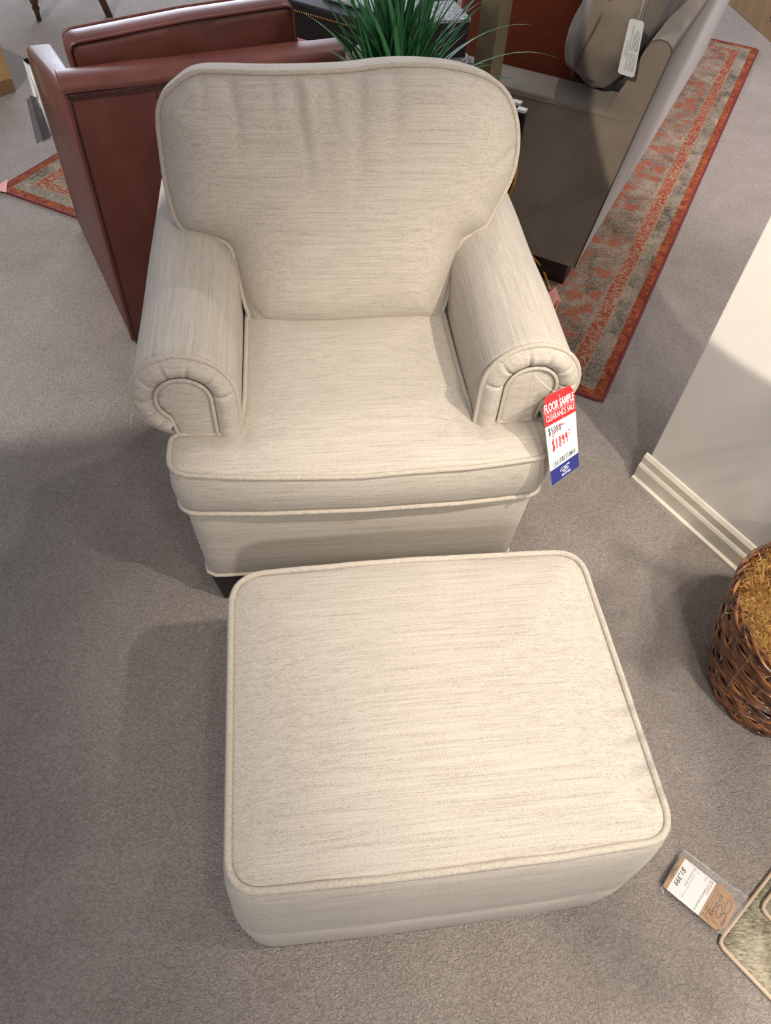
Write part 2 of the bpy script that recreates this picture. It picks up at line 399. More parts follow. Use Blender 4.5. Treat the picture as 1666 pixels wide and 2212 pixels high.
def add_pad(bm, outline, z0, z1, crown=0.02, soft=0.06, side=0.008, grid=0.01, extra=None, botcrown=0.0, rings=6, zedge=None):
    """upholstered pad: bulged side strip, crowned top"""
    n = len(outline); nr = poly_normals(outline)
    rs = []
    for k in range(rings+1):
        t = k/rings; o = side*math.sin(PI*t)
        ze = [(zedge(p[0], p[1]) if zedge else 0.0) for p in outline]
        rs.append([bm.verts.new((p[0]+q[0]*o, p[1]+q[1]*o, z0+(z1+ez-z0)*t)) for p, q, ez in zip(outline, nr, ze)])
    for k in range(rings):
        for i in range(n):
            bm.faces.new((rs[k][i], rs[k][(i+1) % n], rs[k+1][(i+1) % n], rs[k+1][i]))
    xs = [p[0] for p in outline]; ys = [p[1] for p in outline]
    gx = np.arange(min(xs)+grid*0.6, max(xs), grid); gy = np.arange(min(ys)+grid*0.6, max(ys), grid)
    X, Y = np.meshgrid(gx, gy); X = X.ravel(); Y = Y.ravel()
    X = X+0.0001*np.sin(Y*977)
    ok = inside(outline, X, Y); X, Y = X[ok], Y[ok]; D = edge_dist(outline, X, Y); ok = D > grid*0.45; X, Y, D = X[ok], Y[ok], D[ok]
    vin = [Vector((p[0], p[1])) for p in outline]+[Vector((a, b_)) for a, b_ in zip(X, Y)]
    vo, eo, fo, ov, _, _ = delaunay_2d_cdt(vin, [(i, (i+1) % n) for i in range(n)], [], 1, 1e-6)
    for ring, zb, cr, sgn in ((rs[-1], z1, crown, 1), (rs[0], z0, botcrown, -1)):
        vv = {}
        for idx, src in enumerate(ov):
            s = src[0] if src else None
            if s is not None and s < n: vv[idx] = ring[s]
            else:
                x, y = vo[idx].x, vo[idx].y
                dd = D[s-n] if s is not None else 0.01
                h = cr*(1-math.exp(-dd/soft))
                ez = zedge(x, y) if (zedge and sgn > 0) else 0.0
                ex = extra(x, y, dd) if (extra and sgn > 0) else 0.0
                vv[idx] = bm.verts.new((x, y, zb+ez+sgn*h+ex))
        for fc in fo:
            q = [vv[i] for i in fc]
            if sgn < 0: q = q[::-1]
            try: bm.faces.new(q)
            except ValueError: pass
def lathe(bm, prof, seg=32, cx=0, cy=0):
    rr = []
    for r, z in prof: rr.append([bm.verts.new((cx+r*math.cos(2*PI*k/seg), cy+r*math.sin(2*PI*k/seg), z)) for k in range(seg)])
    for a, b_ in zip(rr[:-1], rr[1:]):
        for k in range(seg): bm.faces.new((a[k], a[(k+1) % seg], b_[(k+1) % seg], b_[k]))
    bm.faces.new(rr[0][::-1]); bm.faces.new(rr[-1])
def nz(x, y, z=0): return noise.noise(Vector((x, y, z)))

# ------------------------------------------------------------------ setting
bm = bmesh.new(); bmesh.ops.create_grid(bm, x_segments=2, y_segments=2, size=9.0)
fl = mk('floor', bm, CARPET, smooth=False); fl.location = (0, 3, 0); fl['kind'] = 'structure'

# white partition wall on the right, standing on the carpet
WP = np.array([0.705, 1.405]); WD = np.array([0.61, -0.793]); WD /= np.linalg.norm(WD); WN = np.array([0.793, 0.61])
def wpt(a, b_, z): p = WP+WD*a+WN*b_; return (p[0], p[1], z)
bm = bmesh.new()
add_hex(bm, [wpt(0, 0.012, 0), wpt(2.3, 0.012, 0), wpt(2.3, 0.14, 0), wpt(0, 0.14, 0), wpt(0, 0.012, 2.5), wpt(2.3, 0.012, 2.5), wpt(2.3, 0.14, 2.5), wpt(0, 0.14, 2.5)], 0.004)
o = mk('wall_right', bm, WHITE_BASE, smooth=False); o['kind'] = 'structure'
bm = bmesh.new()
prof = [(0.012, 0.0), (-0.012, 0.0), (-0.012, 0.012), (-0.004, 0.016), (-0.004, 0.055), (-0.001, 0.062), (0.002, 0.066), (0.002, 0.088), (0.008, 0.098), (0.012, 0.1)]
ring = [[bm.verts.new(wpt(a, b_, z)) for b_, z in prof] for a in (-0.012, 2.3)]
for i in range(len(prof)-1): bm.faces.new((ring[0][i], ring[0][i+1], ring[1][i+1], ring[1][i]))
bm.faces.new(ring[0]); bm.faces.new(ring[1][::-1])
bb = simple('old_white_baseboard', (0.70, 0.65, 0.55), 0.45, var=0.08, scale=12, bmp=0.001)
o = mk('baseboard_right', bm, bb, smooth=False); o['kind'] = 'structure'

# ------------------------------------------------------------------ armchair
CA = Fr(-.047, .941, 10)
chair = empty('armchair', 'cream woven rolled-arm armchair with loose back cushion, tag hanging from its right arm', 'armchair', tuple(CA.o), CA.a)
# seat cushion, T shaped
T = [(-.37, 0, .045), (-.20, -.012, .3), (.0, -.016, .5), (.20, -.012, .3), (.378, 0, .045), (.378, .098, .02), (.238, .100, .03), (.229, .2, .02), (.226, .50, .02), (-.226, .50, .02), (-.229, .2, .02), (-.238, .100, .03), (-.37, .098, .02)]
Tp = rounded_poly(T, 0.008)
def seat_edge(x, y): return 0.014*min(1, abs(x)/0.36)**2 + 0.006*nz(x*5, y*5, 3)
def seat_extra(x, y, dd):
    e = 0.0035*nz(x*7, y*7, 1)*min(1, dd/0.04)
    for cx_, w_ in ((-.235, .012), (.24, .012)):
        e -= 0.006*math.exp(-((x-cx_)/w_)**2)*math.exp(-max(0, (0.10-y))/0.05)*(1 if y < 0.12 else 0)
    return e
bm = bmesh.new(); add_pad(bm, Tp, .372, .480, crown=.034, soft=.08, side=.010, grid=.009, extra=seat_extra, zedge=seat_edge)
seat = mk('seat_cushion', bm, FX, chair)
nr = poly_normals(Tp)
for zz, nm in ((0.480, 1), (0.374, 0)):
    bm = bmesh.new(); pth = [(p[0]+q[0]*.003, p[1]+q[1]*.003, zz+(seat_edge(p[0], p[1]) if nm else 0)) for p, q in zip(Tp, nr)]
    add_tube(bm, pth, .0052, True, 10); mk('piping', bm, FP, seat)
# base box
bm = bmesh.new()
Bp = rounded_poly([(-.352, .012, .03), (.36, .012, .03), (.36, .82, .03), (-.352, .82, .03)], .02)
nrb = poly_normals(Bp); n = len(Bp); prev = None
for z, o_ in ((.118, -.004), (.125, 0), (.2, .004), (.28, .009), (.34, .012), (.368, .004)):
    rg = [bm.verts.new((p[0]+q[0]*o_, p[1]+q[1]*o_, z)) for p, q in zip(Bp, nrb)]
    if prev:
        for i in range(n): bm.faces.new((prev[i], prev[(i+1) % n], rg[(i+1) % n], rg[i]))
    else: bm.faces.new(rg[::-1])
    prev = rg
bm.faces.new(prev)
base = mk('seat_base', bm, FX, chair)
bm = bmesh.new(); add_tube(bm, [(p[0]+q[0]*.001, p[1]+q[1]*.001, .121) for p, q in zip(Bp, nrb)], .0045, True, 8); mk('piping', bm, FP, base)
# legs
for sx, sy in ((-1, 0), (1, 0), (-1, 1), (1, 1)):
    bm = bmesh.new(); ox = -.345 if sx < 0 else .353; oy = .018 if sy == 0 else .80; ix = ox-sx*.075; iy = oy+(.075 if sy == 0 else -.075)
    bx = ox-sx*.018; ibx = ix+sx*.010; by = oy+(.004 if sy == 0 else -.02); iby = iy-(.012 if sy == 0 else -.012)
    xs = sorted((ox, ix)); ys = sorted((oy, iy)); xb = sorted((bx, ibx)); yb = sorted((by, iby))
    add_hex(bm, [(xb[0], yb[0], 0), (xb[1], yb[0], 0), (xb[1], yb[1], 0), (xb[0], yb[1], 0), (xs[0], ys[0], .12), (xs[1], ys[0], .12), (xs[1], ys[1], .12), (xs[0], ys[1], .12)], .003)
    lg = mk('leg', bm, BLACKWOOD, chair, smooth=False); lg['label'] = 'dark espresso tapered wooden leg'
# arms
AZ, AR = .583, .096
def arm_outline(s, r=AR, inner_bot=.13, outer_bot=.13, nx=.360, arc_end=252):
    c = .334; pts = [(c-r, inner_bot)]
    for z in np.arange(inner_bot+.03, AZ-.01, .03): pts.append((c-r, z))
    for k in range(0, 31):
        a = math.radians(180-arc_end*k/30); pts.append((c+r*math.cos(a), AZ+r*math.sin(a)))
    pts.append((nx, AZ-r*1.0-.006))
    for z in np.arange(AZ-r-.03, outer_bot, -.03): pts.append((nx-.0, z))
    pts.append((nx, outer_bot))
    return [(s*p[0], p[1]) for p in pts]
for s in (-1, 1):
    bm = bmesh.new(); ol = arm_outline(s); n = len(ol)
    ys = np.linspace(.112, .84, 30); prev = None
    for y in ys:
        w = 0.0
        rg = []
        for (x, z) in ol:
            k = max(0, (z-.45)/.2)
            dz = .004*nz(x*6, y*5, s)*k
            rg.append(bm.verts.new((x+.003*nz(x*9, y*4, 5+s)*k, y, z+dz)))
        if prev:
            for i in range(n): bm.faces.new((prev[i], prev[(i+1) % n], rg[(i+1) % n], rg[i]))
        else: bm.faces.new(rg)
        prev = rg
    bm.faces.new(prev[::-1])
    arm = mk('arm', bm, FY, chair)
    # outer piping round the arm front
    edge = [p for p in arm_outline(s, AR+.001, .40, .36)]
    bm = bmesh.new(); add_tube(bm, [(p[0], .110, p[1]) for p in edge], .0052, False, 10); mk('piping', bm, FP, arm)
    # flat scroll panel
    def panel_outline(r):
        c = .334; pts = []
        pts.append((c-r, .40)); pts.append((c-r, .47)); pts.append((c-r, .53))
        for k in range(0, 25):
            a = math.radians(180-232*k/24); pts.append((c+r*math.cos(a), AZ+r*math.sin(a)))
        pts += [(.357, .492), (.357, .46), (.357, .40)]
        return [(s*p[0], p[1]) for p in pts]
    po = resample(panel_outline(.048), .006, True)
    bm = bmesh.new(); add_pad(bm, po, 0, .006, crown=.006, soft=.02, side=0, grid=.01, rings=1)
    # pad built in xz: map z'->-y
    for v in bm.verts: v.co = Vector((v.co.x, .108-v.co.z, v.co.y))
    pan = mk('arm_front_panel', bm, FX, arm)
    bm = bmesh.new(); ip = panel_outline(.051)[:-1]; add_tube(bm, [(p[0], .099, p[1]) for p in ip], .0040, False, 10); mk('piping', bm, FP, arm)
    # pleated band between the two pipings
    bm = bmesh.new(); c = .334; path = []
    for z in np.arange(.40, AZ, .004): path.append((-1, 0, z))
    for k in range(0, 121):
        a = math.radians(180-243*k/120); path.append((math.cos(a), math.sin(a), AZ))
    cre = [0.30, .40, .505, .60, .70, .80, .89, .96]
    prev = None; m_ = len(path)
    for i, (cxx, szz, zc) in enumerate(path):
        t = i/(m_-1); cr = 0.0
        for c0 in cre: cr += math.exp(-((t-c0)/.0065)**2)
        wob = .5+.5*math.sin(t*2*PI*16)
        row = []
        for k in range(11):
            q = k/10; rr = .052+(.096-.052)*q
            skew = 1.0
            h = .017*math.sin(PI*q)**.7*(1-.55*min(1, cr)*(1-.5*q))+.0012*wob*math.sin(PI*q)
            row.append(bm.verts.new((s*(c+rr*cxx), .108-h, zc+rr*szz)))
        if prev:
            for k in range(10): bm.faces.new((prev[k], prev[k+1], row[k+1], row[k]))
        prev = row
    mk('pleated_band', bm, FX, arm)
# back frame
bm = bmesh.new(); add_box(bm, -.33, .34, .73, .85, .12, .84, .03, 4); mk('back_frame', bm, FX, chair)
# back cushion
bo = [(-.20, 0), (-.222, .03), (-.232, .08), (-.240, .14), (-.262, .185), (-.305, .205), (-.345, .212), (-.368, .235), (-.378, .28), (-.381, .33), (-.380, .38), (-.378, .425), (-.366, .462), (-.335, .487), (-.30, .505), (-.25, .508),
      (-.15, .507), (0, .512), (.10, .522), (.20, .522), (.275, .510), (.325, .490), (.358, .455), (.376, .40), (.376, .34), (.360, .29), (.340, .252), (.328, .225), (.305, .207), (.268, .185), (.246, .14), (.236, .08), (.224, .03), (.20, 0), (0, -.006)]
bo = resample(smooth_path([(x*(.955 if y > .16 else 1.0), y*.985) for x, y in bo], 6), .008, True)
def back_extra(x, y, dd):
    e = .006*nz(x*5, y*5, 2)*min(1, dd/.03)
    for cx_, w_, sl, L_, a_ in ((-.215, .007, .10, .10, .009), (-.10, .008, .22, .13, .010), (-.075, .006, .22, .12, -.006), (-.145, .006, .15, .07, .006), (-.035, .006, .3, .10, .007), (.03, .010, -.1, .16, .008), (.10, .012, -.15, .14, .005), (-.27, .006, .0, .05, .006), (-.02, .012, .1, .2, -.003)):
        xx = cx_+sl*(.5-y)*.6; q = max(0, .5-y)
        e -= 1.25*a_*math.exp(-((x-xx)/(w_*1.25))**2)*math.exp(-(q/L_)**2)*min(1, dd/.015)
    # diagonal puckers at the right side and gathers at the lower right corner
    e -= .008*math.exp(-((y-.375-(x-.36)*.6)/.010)**2)*math.exp(-((x-.36)/.05)**2)*min(1, dd/.01)
    e -= .004*math.exp(-((y-.10-(x-.22)*1.4)/.012)**2)*math.exp(-((x-.26)/.06)**2)
    e -= .005*math.exp(-((y-.035+(x+.2)*.8)/.010)**2)*math.exp(-((x+.2)/.05)**2)
    return e
def back_edge(x, y): return (-.004*math.sin(x*22+1.0)*(1 if y > .42 else .3))
bm = bmesh.new(); add_pad(bm, bo, 0, .138, crown=.066, soft=.042, side=.012, grid=.008, extra=back_extra, botcrown=.03, rings=8, zedge=back_edge)
lean = math.radians(16.5)
# pad local: x right, y up the cushion, z out towards the sitter
BM = Matrix.Translation((0, .463, .470)) @ Matrix.Rotation(PI/2-lean, 4, 'X') @ Matrix.Translation((0, 0, -.138))
back = mk('back_cushion', bm, FX, chair, matrix=BM)
nr = poly_normals(bo)
for zz in (.138, .0):
    bm = bmesh.new(); add_tube(bm, [(p[0]+q[0]*.003, p[1]+q[1]*.003, zz+(back_edge(p[0], p[1]) if zz else 0)) for p, q in zip(bo, nr)], .0052, True, 10); mk('piping', bm, FP, back)
# loose thread hairs at the left arm
bm = bmesh.new(); add_tube(bm, smooth_path([(-.425, .112, .555), (-.437, .108, .545), (-.445, .104, .52)], 4, False), .0005, False, 4); mk('loose_thread', bm, INKW, chair)

# ------------------------------------------------------------------ ottoman
q0 = at(505, 1925, .445)
OA = Fr(q0[0], q0[1], 10.5)
ott = empty('ottoman', 'cream woven rectangular ottoman pushed up to the front of the armchair', 'ottoman', tuple(OA.o), OA.a)
Op = rounded_poly([(-.004, .0, .045), (.2, -.004, .3), (.45, -.002, .3), (.628, .004, .045), (.628, .505, .05), (.3, .512, .5), (-.004, .505, .06)], .008)
nr = poly_normals(Op); n = len(Op)
def ott_extra(x, y, dd): return .004*nz(x*5, y*5, 7)*min(1, dd/.05)
bm = bmesh.new()
add_pad(bm, Op, .40, .445, crown=.034, soft=.09, side=.004, grid=.009, extra=ott_extra, rings=3)
top = mk('top_cushion', bm, FX, ott)
bm = bmesh.new(); add_tube(bm, [(p[0]+q[0]*.004, p[1]+q[1]*.004, .446+.002*nz(p[0]*12, p[1]*12, 4)) for p, q in zip(Op, nr)], .0055, True, 10); mk('piping', bm, FP, top)
bm = bmesh.new(); prev = None
for z, oo in ((.066, .012), (.069, .018), (.09, .023), (.17, .026), (.215, .0265), (.225, .0235), (.235, .025), (.30, .023), (.36, .020), (.41, .015), (.436, .007), (.443, .001)):
    rg = [bm.verts.new((p[0]+q[0]*oo+.0015*nz(p[0]*20, z*20), p[1]+q[1]*oo, z)) for p, q in zip(Op, nr)]
    if prev:
        for i in range(n): bm.faces.new((prev[i], prev[(i+1) % n], rg[(i+1) % n], rg[i]))
    else: bm.faces.new(rg[::-1])
    prev = rg
mk('upholstered_body', bm, FX, ott)
for x in (.03, .60):
    for y in (.03, .47):
        bm = bmesh.new(); add_hex(bm, [(x-.022, y-.022, 0), (x+.022, y-.022, 0), (x+.022, y+.022, 0), (x-.022, y+.022, 0), (x-.03, y-.03, .09), (x+.03, y-.03, .09), (x+.03, y+.03, .09), (x-.03, y+.03, .09)], .003)
        mk('leg', bm, BLACKWOOD, ott, smooth=False)

# ------------------------------------------------------------------ floor sample tag
Dt = proj(CA.w(.39, .055, .60))[2]-.035
K = Dt/F
TL = atdepth(1170.7, 860, Dt); TR = atdepth(1240.1, 827.5, Dt+50*K); BL = atdepth(1192.4, 1049.8, Dt+70*K); BR = atdepth(1251.1, 1006.4, Dt+120*K)
tn = np.cross(TR-TL, BL-TL); tn /= np.linalg.norm(tn)
if tn.dot(CAM-TL) < 0: tn = -tn
t0 = (TL+TR)/2
def TP(s, t, h=0.0):
    p = (TL*(1-s)+TR*s)*(1-t)+(BL*(1-s)+BR*s)*t+tn*h-t0; return Vector(p)
def patch(bm, quad, h, ns=6, nt_=6, mi=0, F_=None):
    F_ = F_ or TP
    (a, b_, c, d_) = [np.array(q) for q in quad]
    g = [[bm.verts.new(F_(*((a*(1-i/ns)+b_*i/ns)*(1-j/nt_)+(d_*(1-i/ns)+c*i/ns)*j/nt_), h)) for i in range(ns+1)] for j in range(nt_+1)]
    for j in range(nt_):
        for i in range(ns):
            f_ = bm.faces.new((g[j][i], g[j][i+1], g[j+1][i+1], g[j+1][i])); f_.material_index = mi
ptag = empty('price_tag', 'red, white and blue card reading FLOOR SAMPLE hung from the armchair arm', 'tag', tuple(t0))
def card(quads, mat, name, h, parent, F_=None, th=.0004):
    bm = bmesh.new()
    for q in quads:
        patch(bm, q, h, F_=F_); patch(bm, q, h-th, F_=F_)
    return mk(name, bm, mat, parent, recalc=False)
card([[(.0, .125), (1, .125), (1, 1), (0, 1)], [(.14, 0), (.86, 0), (1, .10), (0, .125)]], PAPER, 'card', 0, ptag)
card([[(0, .125), (1, .10), (1, .33), (0, .33)], [(.12, 0), (.86, 0), (1, .10), (0, .125)]], RED, 'red_panel', .0003, ptag, th=.0002)
card([[(0, .832), (1, .832), (1, 1), (0, 1)]], BLUE, 'blue_panel', .0003, ptag, th=.0002)
def text_mesh(txt, bold=0.0):
    cu = bpy.data.curves.new('t', 'FONT'); cu.body = txt; cu.size = 1.0; cu.offset = bold; cu.resolution_u = 3; cu.fill_mode = 'FRONT'
    o_ = bpy.data.objects.new('t', cu); COL.objects.link(o_); dg = bpy.context.evaluated_depsgraph_get(); dg.update()
    me = bpy.data.meshes.new_from_object(o_.evaluated_get(dg)); bpy.data.objects.remove(o_); bpy.data.curves.remove(cu)
    return me
def text_on(bm, txt, x0, x1, ybase, hgt, Fm, h, bold=0.0, italic=0.0):
    """lay text between x0 and x1; ybase is the baseline, hgt the capital height (signed along y)"""
    me = text_mesh(txt, bold); co = [v.co.copy() for v in me.vertices]
    mx = max(c.x for c in co); mn = min(c.x for c in co); cap = 0.73
    vs = []
    for c in co:
        yy = c.y/cap; xx = x0+(x1-x0)*((c.x-mn)/(mx-mn))+italic*yy
        vs.append(bm.verts.new(Fm(xx, ybase+hgt*yy, h)))
    for p in me.polygons:
        try: bm.faces.new([vs[i] for i in p.vertices])
        except ValueError: pass
    bpy.data.meshes.remove(me)
def stroke(bm, pts, Fm, r, h, sub=4, smooth=True):
    P = smooth_path(pts, sub, False) if smooth and len(pts) > 2 else pts
    add_tube(bm, [Fm(p[0], p[1], h) for p in P], r, False, 5)
bm = bmesh.new(); text_on(bm, 'FLOOR SAMPLE', .03, .965, .182, -.095, TP, .0006, .026); mk('printed_words', bm, INKW, ptag, False, recalc=False)
bm = bmesh.new(); text_on(bm, 'CLEARANCE SALE', .05, .965, .285, -.072, TP, .0006); stroke(bm, [(.03, .199), (.5, .199), (.97, .199)], TP, .0003, .0005); mk('printed_words', bm, INKW, ptag, False, recalc=False)
GL = {'$': [[(.8, .15), (.5, .0), (.15, .2), (.4, .45), (.75, .6), (.8, .85), (.4, 1), (.05, .85)], [(.55, -.2), (.4, 1.2)]],
      '5': [[(.8, 0), (.3, .02), (.22, .42), (.6, .4), (.8, .7), (.5, 1), (.1, .92)]], '0': [[(.5, 0), (.15, .3), (.15, .75), (.5, 1), (.8, .7), (.8, .25), (.5, 0)]],
      '8': [[(.75, .15), (.45, 0), (.2, .2), (.5, .48), (.8, .75), (.5, 1), (.2, .78), (.5, .48), (.78, .2), (.75, .1)]], '1': [[(.5, 0), (.45, 1)]],
      '9': [[(.75, .15), (.4, .05), (.2, .3), (.45, .5), (.75, .2), (.72, .6), (.6, 1.05)]], '-': [[(.15, .35), (.8, .35)]], '=': [[(.2, .0), (.8, -.1)], [(.2, .35), (.5, .3)]],
      'C': [[(.8, .1), (.4, 0), (.15, .5), (.4, 1), (.8, .9)]], 'H': [[(.2, 0), (.2, 1)], [(.8, 0), (.8, 1)], [(.2, .5), (.8, .5)]], 'A': [[(.1, 1), (.5, 0), (.9, 1)], [(.25, .65), (.8, .65)]],
      'I': [[(.5, 0), (.5, 1)]], 'R': [[(.2, 1), (.2, 0), (.8, .15), (.7, .45), (.25, .5), (.85, 1)]], '&': [[(.9, 1), (.3, .3), (.5, 0), (.7, .2), (.2, .7), (.5, 1), (.9, .6)]],
      'O': [[(.5, 0), (.1, .4), (.4, 1), (.9, .6), (.5, 0)]], 'T': [[(.0, 0), (1, 0)], [(.5, 0), (.45, 1)]], 'M': [[(.05, 1), (.15, 0), (.5, .8), (.85, 0), (.95, 1)]], 'N': [[(.1, 1), (.1, 0), (.85, 1), (.9, 0)]], ' ': []}
def hand(bm, txt, x0, x1, y0, y1, Fm, r, h, slope=0.0):
    n_ = len(txt); w = (x1-x0)/n_
    for i, ch in enumerate(txt):
        for st in GL[ch]:
            stroke(bm, [(x0+w*(i+.08+p[0]*.84), y0+(y1-y0)*p[1]+slope*(i+p[0])) for p in st], Fm, r, h, smooth=ch not in 'HATMNI')
bm = bmesh.new(); hand(bm, '$5058', .07, .50, .365, .435, TP, .0007, .0004, .001); stroke(bm, [(.50, .395), (.60, .39)], TP, .0006, .0004); mk('handwriting', bm, INKB, ptag)
bm = bmesh.new(); stroke(bm, [(.17, .475), (.32, .42), (.45, .375), (.58, .40)], TP, .0008, .0008); hand(bm, '$1899=', .14, .80, .515, .625, TP, .0011, .0004, -.002); mk('handwriting', bm, INKR, ptag)['label'] = 'red handwritten price and strike-through'
bm = bmesh.new(); hand(bm, 'CHAIR&OTTOMAN', .12, .90, .755, .81, TP, .0005, .0004, -.0006); mk('handwriting', bm, INKB, ptag)
# script E emblem, strokes given in units of its own box
def e_(x, y):
    dx, dy = x-460, y-262; D_ = -379963.0
    return ((-305*dy-506*dx)/D_, (dx*403-dy*508)/D_)     # (up, along reading direction)
ES = [[e_(*p) for p in q] for q in (
    [(1150, 948), (1185, 938), (1215, 965), (1224, 1020), (1195, 1110), (1150, 1155), (1100, 1170), (1062, 1168)],
    [(1062, 978), (1098, 985), (1116, 1030), (1105, 1110), (1060, 1190), (1010, 1232), (975, 1200), (972, 1130), (1000, 1050), (1040, 1010), (1062, 1040), (1060, 1110), (1025, 1200)],
    [(1075, 1175), (1100, 1160), (1128, 1172), (1120, 1225), (1075, 1285), (1045, 1335), (1050, 1358), (1072, 1345), (1100, 1290), (1118, 1245)])]
EDOT = e_(1142, 990)
def emblem(bm, Fm, r, h, mp):
    for st in ES: stroke(bm, [mp(*p) for p in st], Fm, r, h)
    stroke(bm, [mp(*EDOT), mp(EDOT[0]+.02, EDOT[1]+.02)], Fm, r*2.2, h, smooth=False)
# ES x runs "up" the emblem, y runs along reading direction
bm = bmesh.new(); emblem(bm, TP, .0005, .0006, lambda a, b_: (.32+(b_-.1)*.46, .935-(a-1.36)*.20)); mk('emblem', bm, INKW, ptag)
bm = bmesh.new(); text_on(bm, 'ENNIS', .38, .68, .975, -.028, TP, .0006, .01); mk('printed_words', bm, INKW, ptag, False, recalc=False)
# string
pA = np.array(CA.w(.330, .094, .622))-t0; pB = np.array(TP(.5, .05, .001)); 
bm = bmesh.new()
for off in (0, .0025): add_tube(bm, smooth_path([pA+np.array([0, 0, off]), pA*.5+pB*.5+np.array([off, 0, -.004]), pB+np.array([off, 0, 0])], 5, False), .0003, False, 5)
add_tube(bm, smooth_path([pB, TP(.53, .2, .002), TP(.57, .35, .001)], 5, False), .0003, False, 4)
mk('string', bm, INKW, ptag)

# ------------------------------------------------------------------ price card in plastic sleeve on the carpet
def fp(x, y, z=0.0): return at(1420+x/7.573, 1820+y/7.573, z)
sl0 = fp(700, 800)
sleeve = empty('price_card', 'kraft and white $1,399 price card in a clear plastic sleeve on the carpet', 'price card', (sl0[0], sl0[1], 0.0))
def poly_plate(pts, z0, z1, mat, name, parent, org):
    bm = bmesh.new(); lo = [bm.verts.new((p[0]-org[0], p[1]-org[1], z0)) for p in pts]; hi = [bm.verts.new((p[0]-org[0], p[1]-org[1], z1)) for p in pts]
    n_ = len(pts); bm.faces.new(lo[::-1]); bm.faces.new(hi)
    for i in range(n_): bm.faces.new((lo[i], lo[(i+1) % n_], hi[(i+1) % n_], hi[i]))
    return mk(name, bm, mat, parent, smooth=False)
kz = .020
poly_plate([fp(*p, kz) for p in ((400, 230), (460, 262), (968, 665), (1080, 710), (1200, 830), (1300, 1000), (1304, 1060), (1120, 1410), (945, 1425), (670, 1190), (155, 768), (92, 708))], kz-.001, kz, KRAFT, 'kraft_card', sleeve, sl0)
poly_plate([fp(*p, kz) for p in ((460, 262), (968, 665), (670, 1190), (155, 768))], kz, kz+.0004, PAPER, 'white_label', sleeve, sl0)
for zz in (.017, .0225):
    poly_plate([fp(*p, zz) for p in ((425, 112), (1495, 890), (1475, 960), (1090, 1500), (1040, 1500), (70, 725))], zz, zz+.0003, PLASTIC, 'plastic_sleeve', sleeve, sl0)
for a, b_ in (((440, 118), (700, 312)), ((720, 325), (860, 432)), ((72, 722), (110, 830)), ((1340, 770), (1360, 785)), ((1440, 1130), (1500, 1090))):
    bm = bmesh.new(); add_tube(bm, [fp(*a, .023)-np.array([sl0[0], sl0[1], 0]), fp(*b_, .023)-np.array([sl0[0], sl0[1], 0])], .0005, False, 4); mk('sleeve_seam', bm, INKW, sleeve)
A_ = np.array((460, 262)); eB = np.array((-305, 506)); eD = np.array((508, 403))
def CP(x, y, h=0.0):
    q = A_+eB*x+eD*y; return Vector(fp(q[0], q[1], kz+.0005)-np.array([sl0[0], sl0[1], -h]))
bm = bmesh.new(); text_on(bm, '$1,399', .22, .73, .055, .145, CP, .0002, .015, .03)
stroke(bm, [(.18, .426), (.93, .43)], CP, .00025, 0, smooth=False)
text_on(bm, 'SUGG RETAIL PRICE', .05, .61, .32, .055, CP, .0002)
text_on(bm, 'EK77', .04, .18, .69, .05, CP, .0002)
text_on(bm, 'EK77 737 ROMANTICA WILLOW GR', .04, .97, .83, .05, CP, .0002, .012)
text_on(bm, '$1699-80079', .04, .42, .90, .05, CP, .0002)
mk('printed_words', bm, INKB, sleeve, False, recalc=False)
bm = bmesh.new(); text_on(bm, 'ENNIS', .18, .80, 1.24, .10, CP, .0002); mk('printed_words', bm, INKB, sleeve, False, recalc=False)
bm = bmesh.new()
emblem(bm, CP, .00045, .0003, lambda a, b_: (b_, a)); mk('printed_emblem', bm, INKB, sleeve)
for yy, xa, xb in ((1.18, .15, .86), (1.10, .08, .95), (-.07, .3, .7), (-.11, .4, .6)):
    bm = bmesh.new(); x_ = xa
    while x_ < xb:
        w = random.uniform(.03, .09); stroke(bm, [(x_, yy), (min(xb, x_+w), yy)], CP, .0004 if yy > 0 else .0008, 0, smooth=False); x_ += w+.03
    mk('fine_print', bm, INKB, sleeve)

# ------------------------------------------------------------------ bound rug samples, bottom right corner
c0 = at(1556, 2036, .012)
def rug_sample(pxs, z, name, label):
    P = [at(x, y, z) for x, y in pxs]; org = P[0]
    root = empty(name, label, 'rug sample', (org[0], org[1], 0))
    pl = rounded_poly([(p[0]-org[0], p[1]-org[1], .012) for p in P], .01)
    bm = bmesh.new(); add_pad(bm, pl, z-.012, z-.002, crown=.003, soft=.01, side=0, grid=.012, rings=1, extra=lambda x, y, dd: .002*nz(x*80, y*80)); mk('pile', bm, SHAG, root)
    bm = bmesh.new(); add_tube(bm, [(p[0], p[1], z-.0065) for p in pl], .0050, True, 10); mk('binding', bm, BEIGEBIND, root)
    return root
far = [(1556, 2036), (1830, 2320), (2100, 2150), (1700, 1850)]
rug_sample(far, .013, 'rug_sample', 'grey-green rug sample with beige bound edge lying under the price card')
rug_sample([(1648, 1962), (1850, 2150), (2050, 1990), (1780, 1790)], .027, 'rug_sample', 'mottled rug sample with rounded corner stacked at the right picture edge')

# ------------------------------------------------------------------ large oriental rug
RA = Fr(.643, 1.717, -22.3)
rug = empty('area_rug', 'large distressed red and beige oriental rug under the taupe sofa', 'rug', tuple(RA.o), RA.a)
bm = bmesh.new(); add_box(bm, -RW, 0, 0, RL, 0.0, .009); mk('pile', bm, RUGM, rug, smooth=False)
bm = bmesh.new(); add_tube(bm, [(x, y, .0055) for x, y in [(p[0], p[1]) for p in rounded_poly([(-RW, 0, .012), (0, 0, .012), (0, RL, .012), (-RW, RL, .012)], .02)]], .0055, True, 8); mk('binding', bm, BINDING, rug)

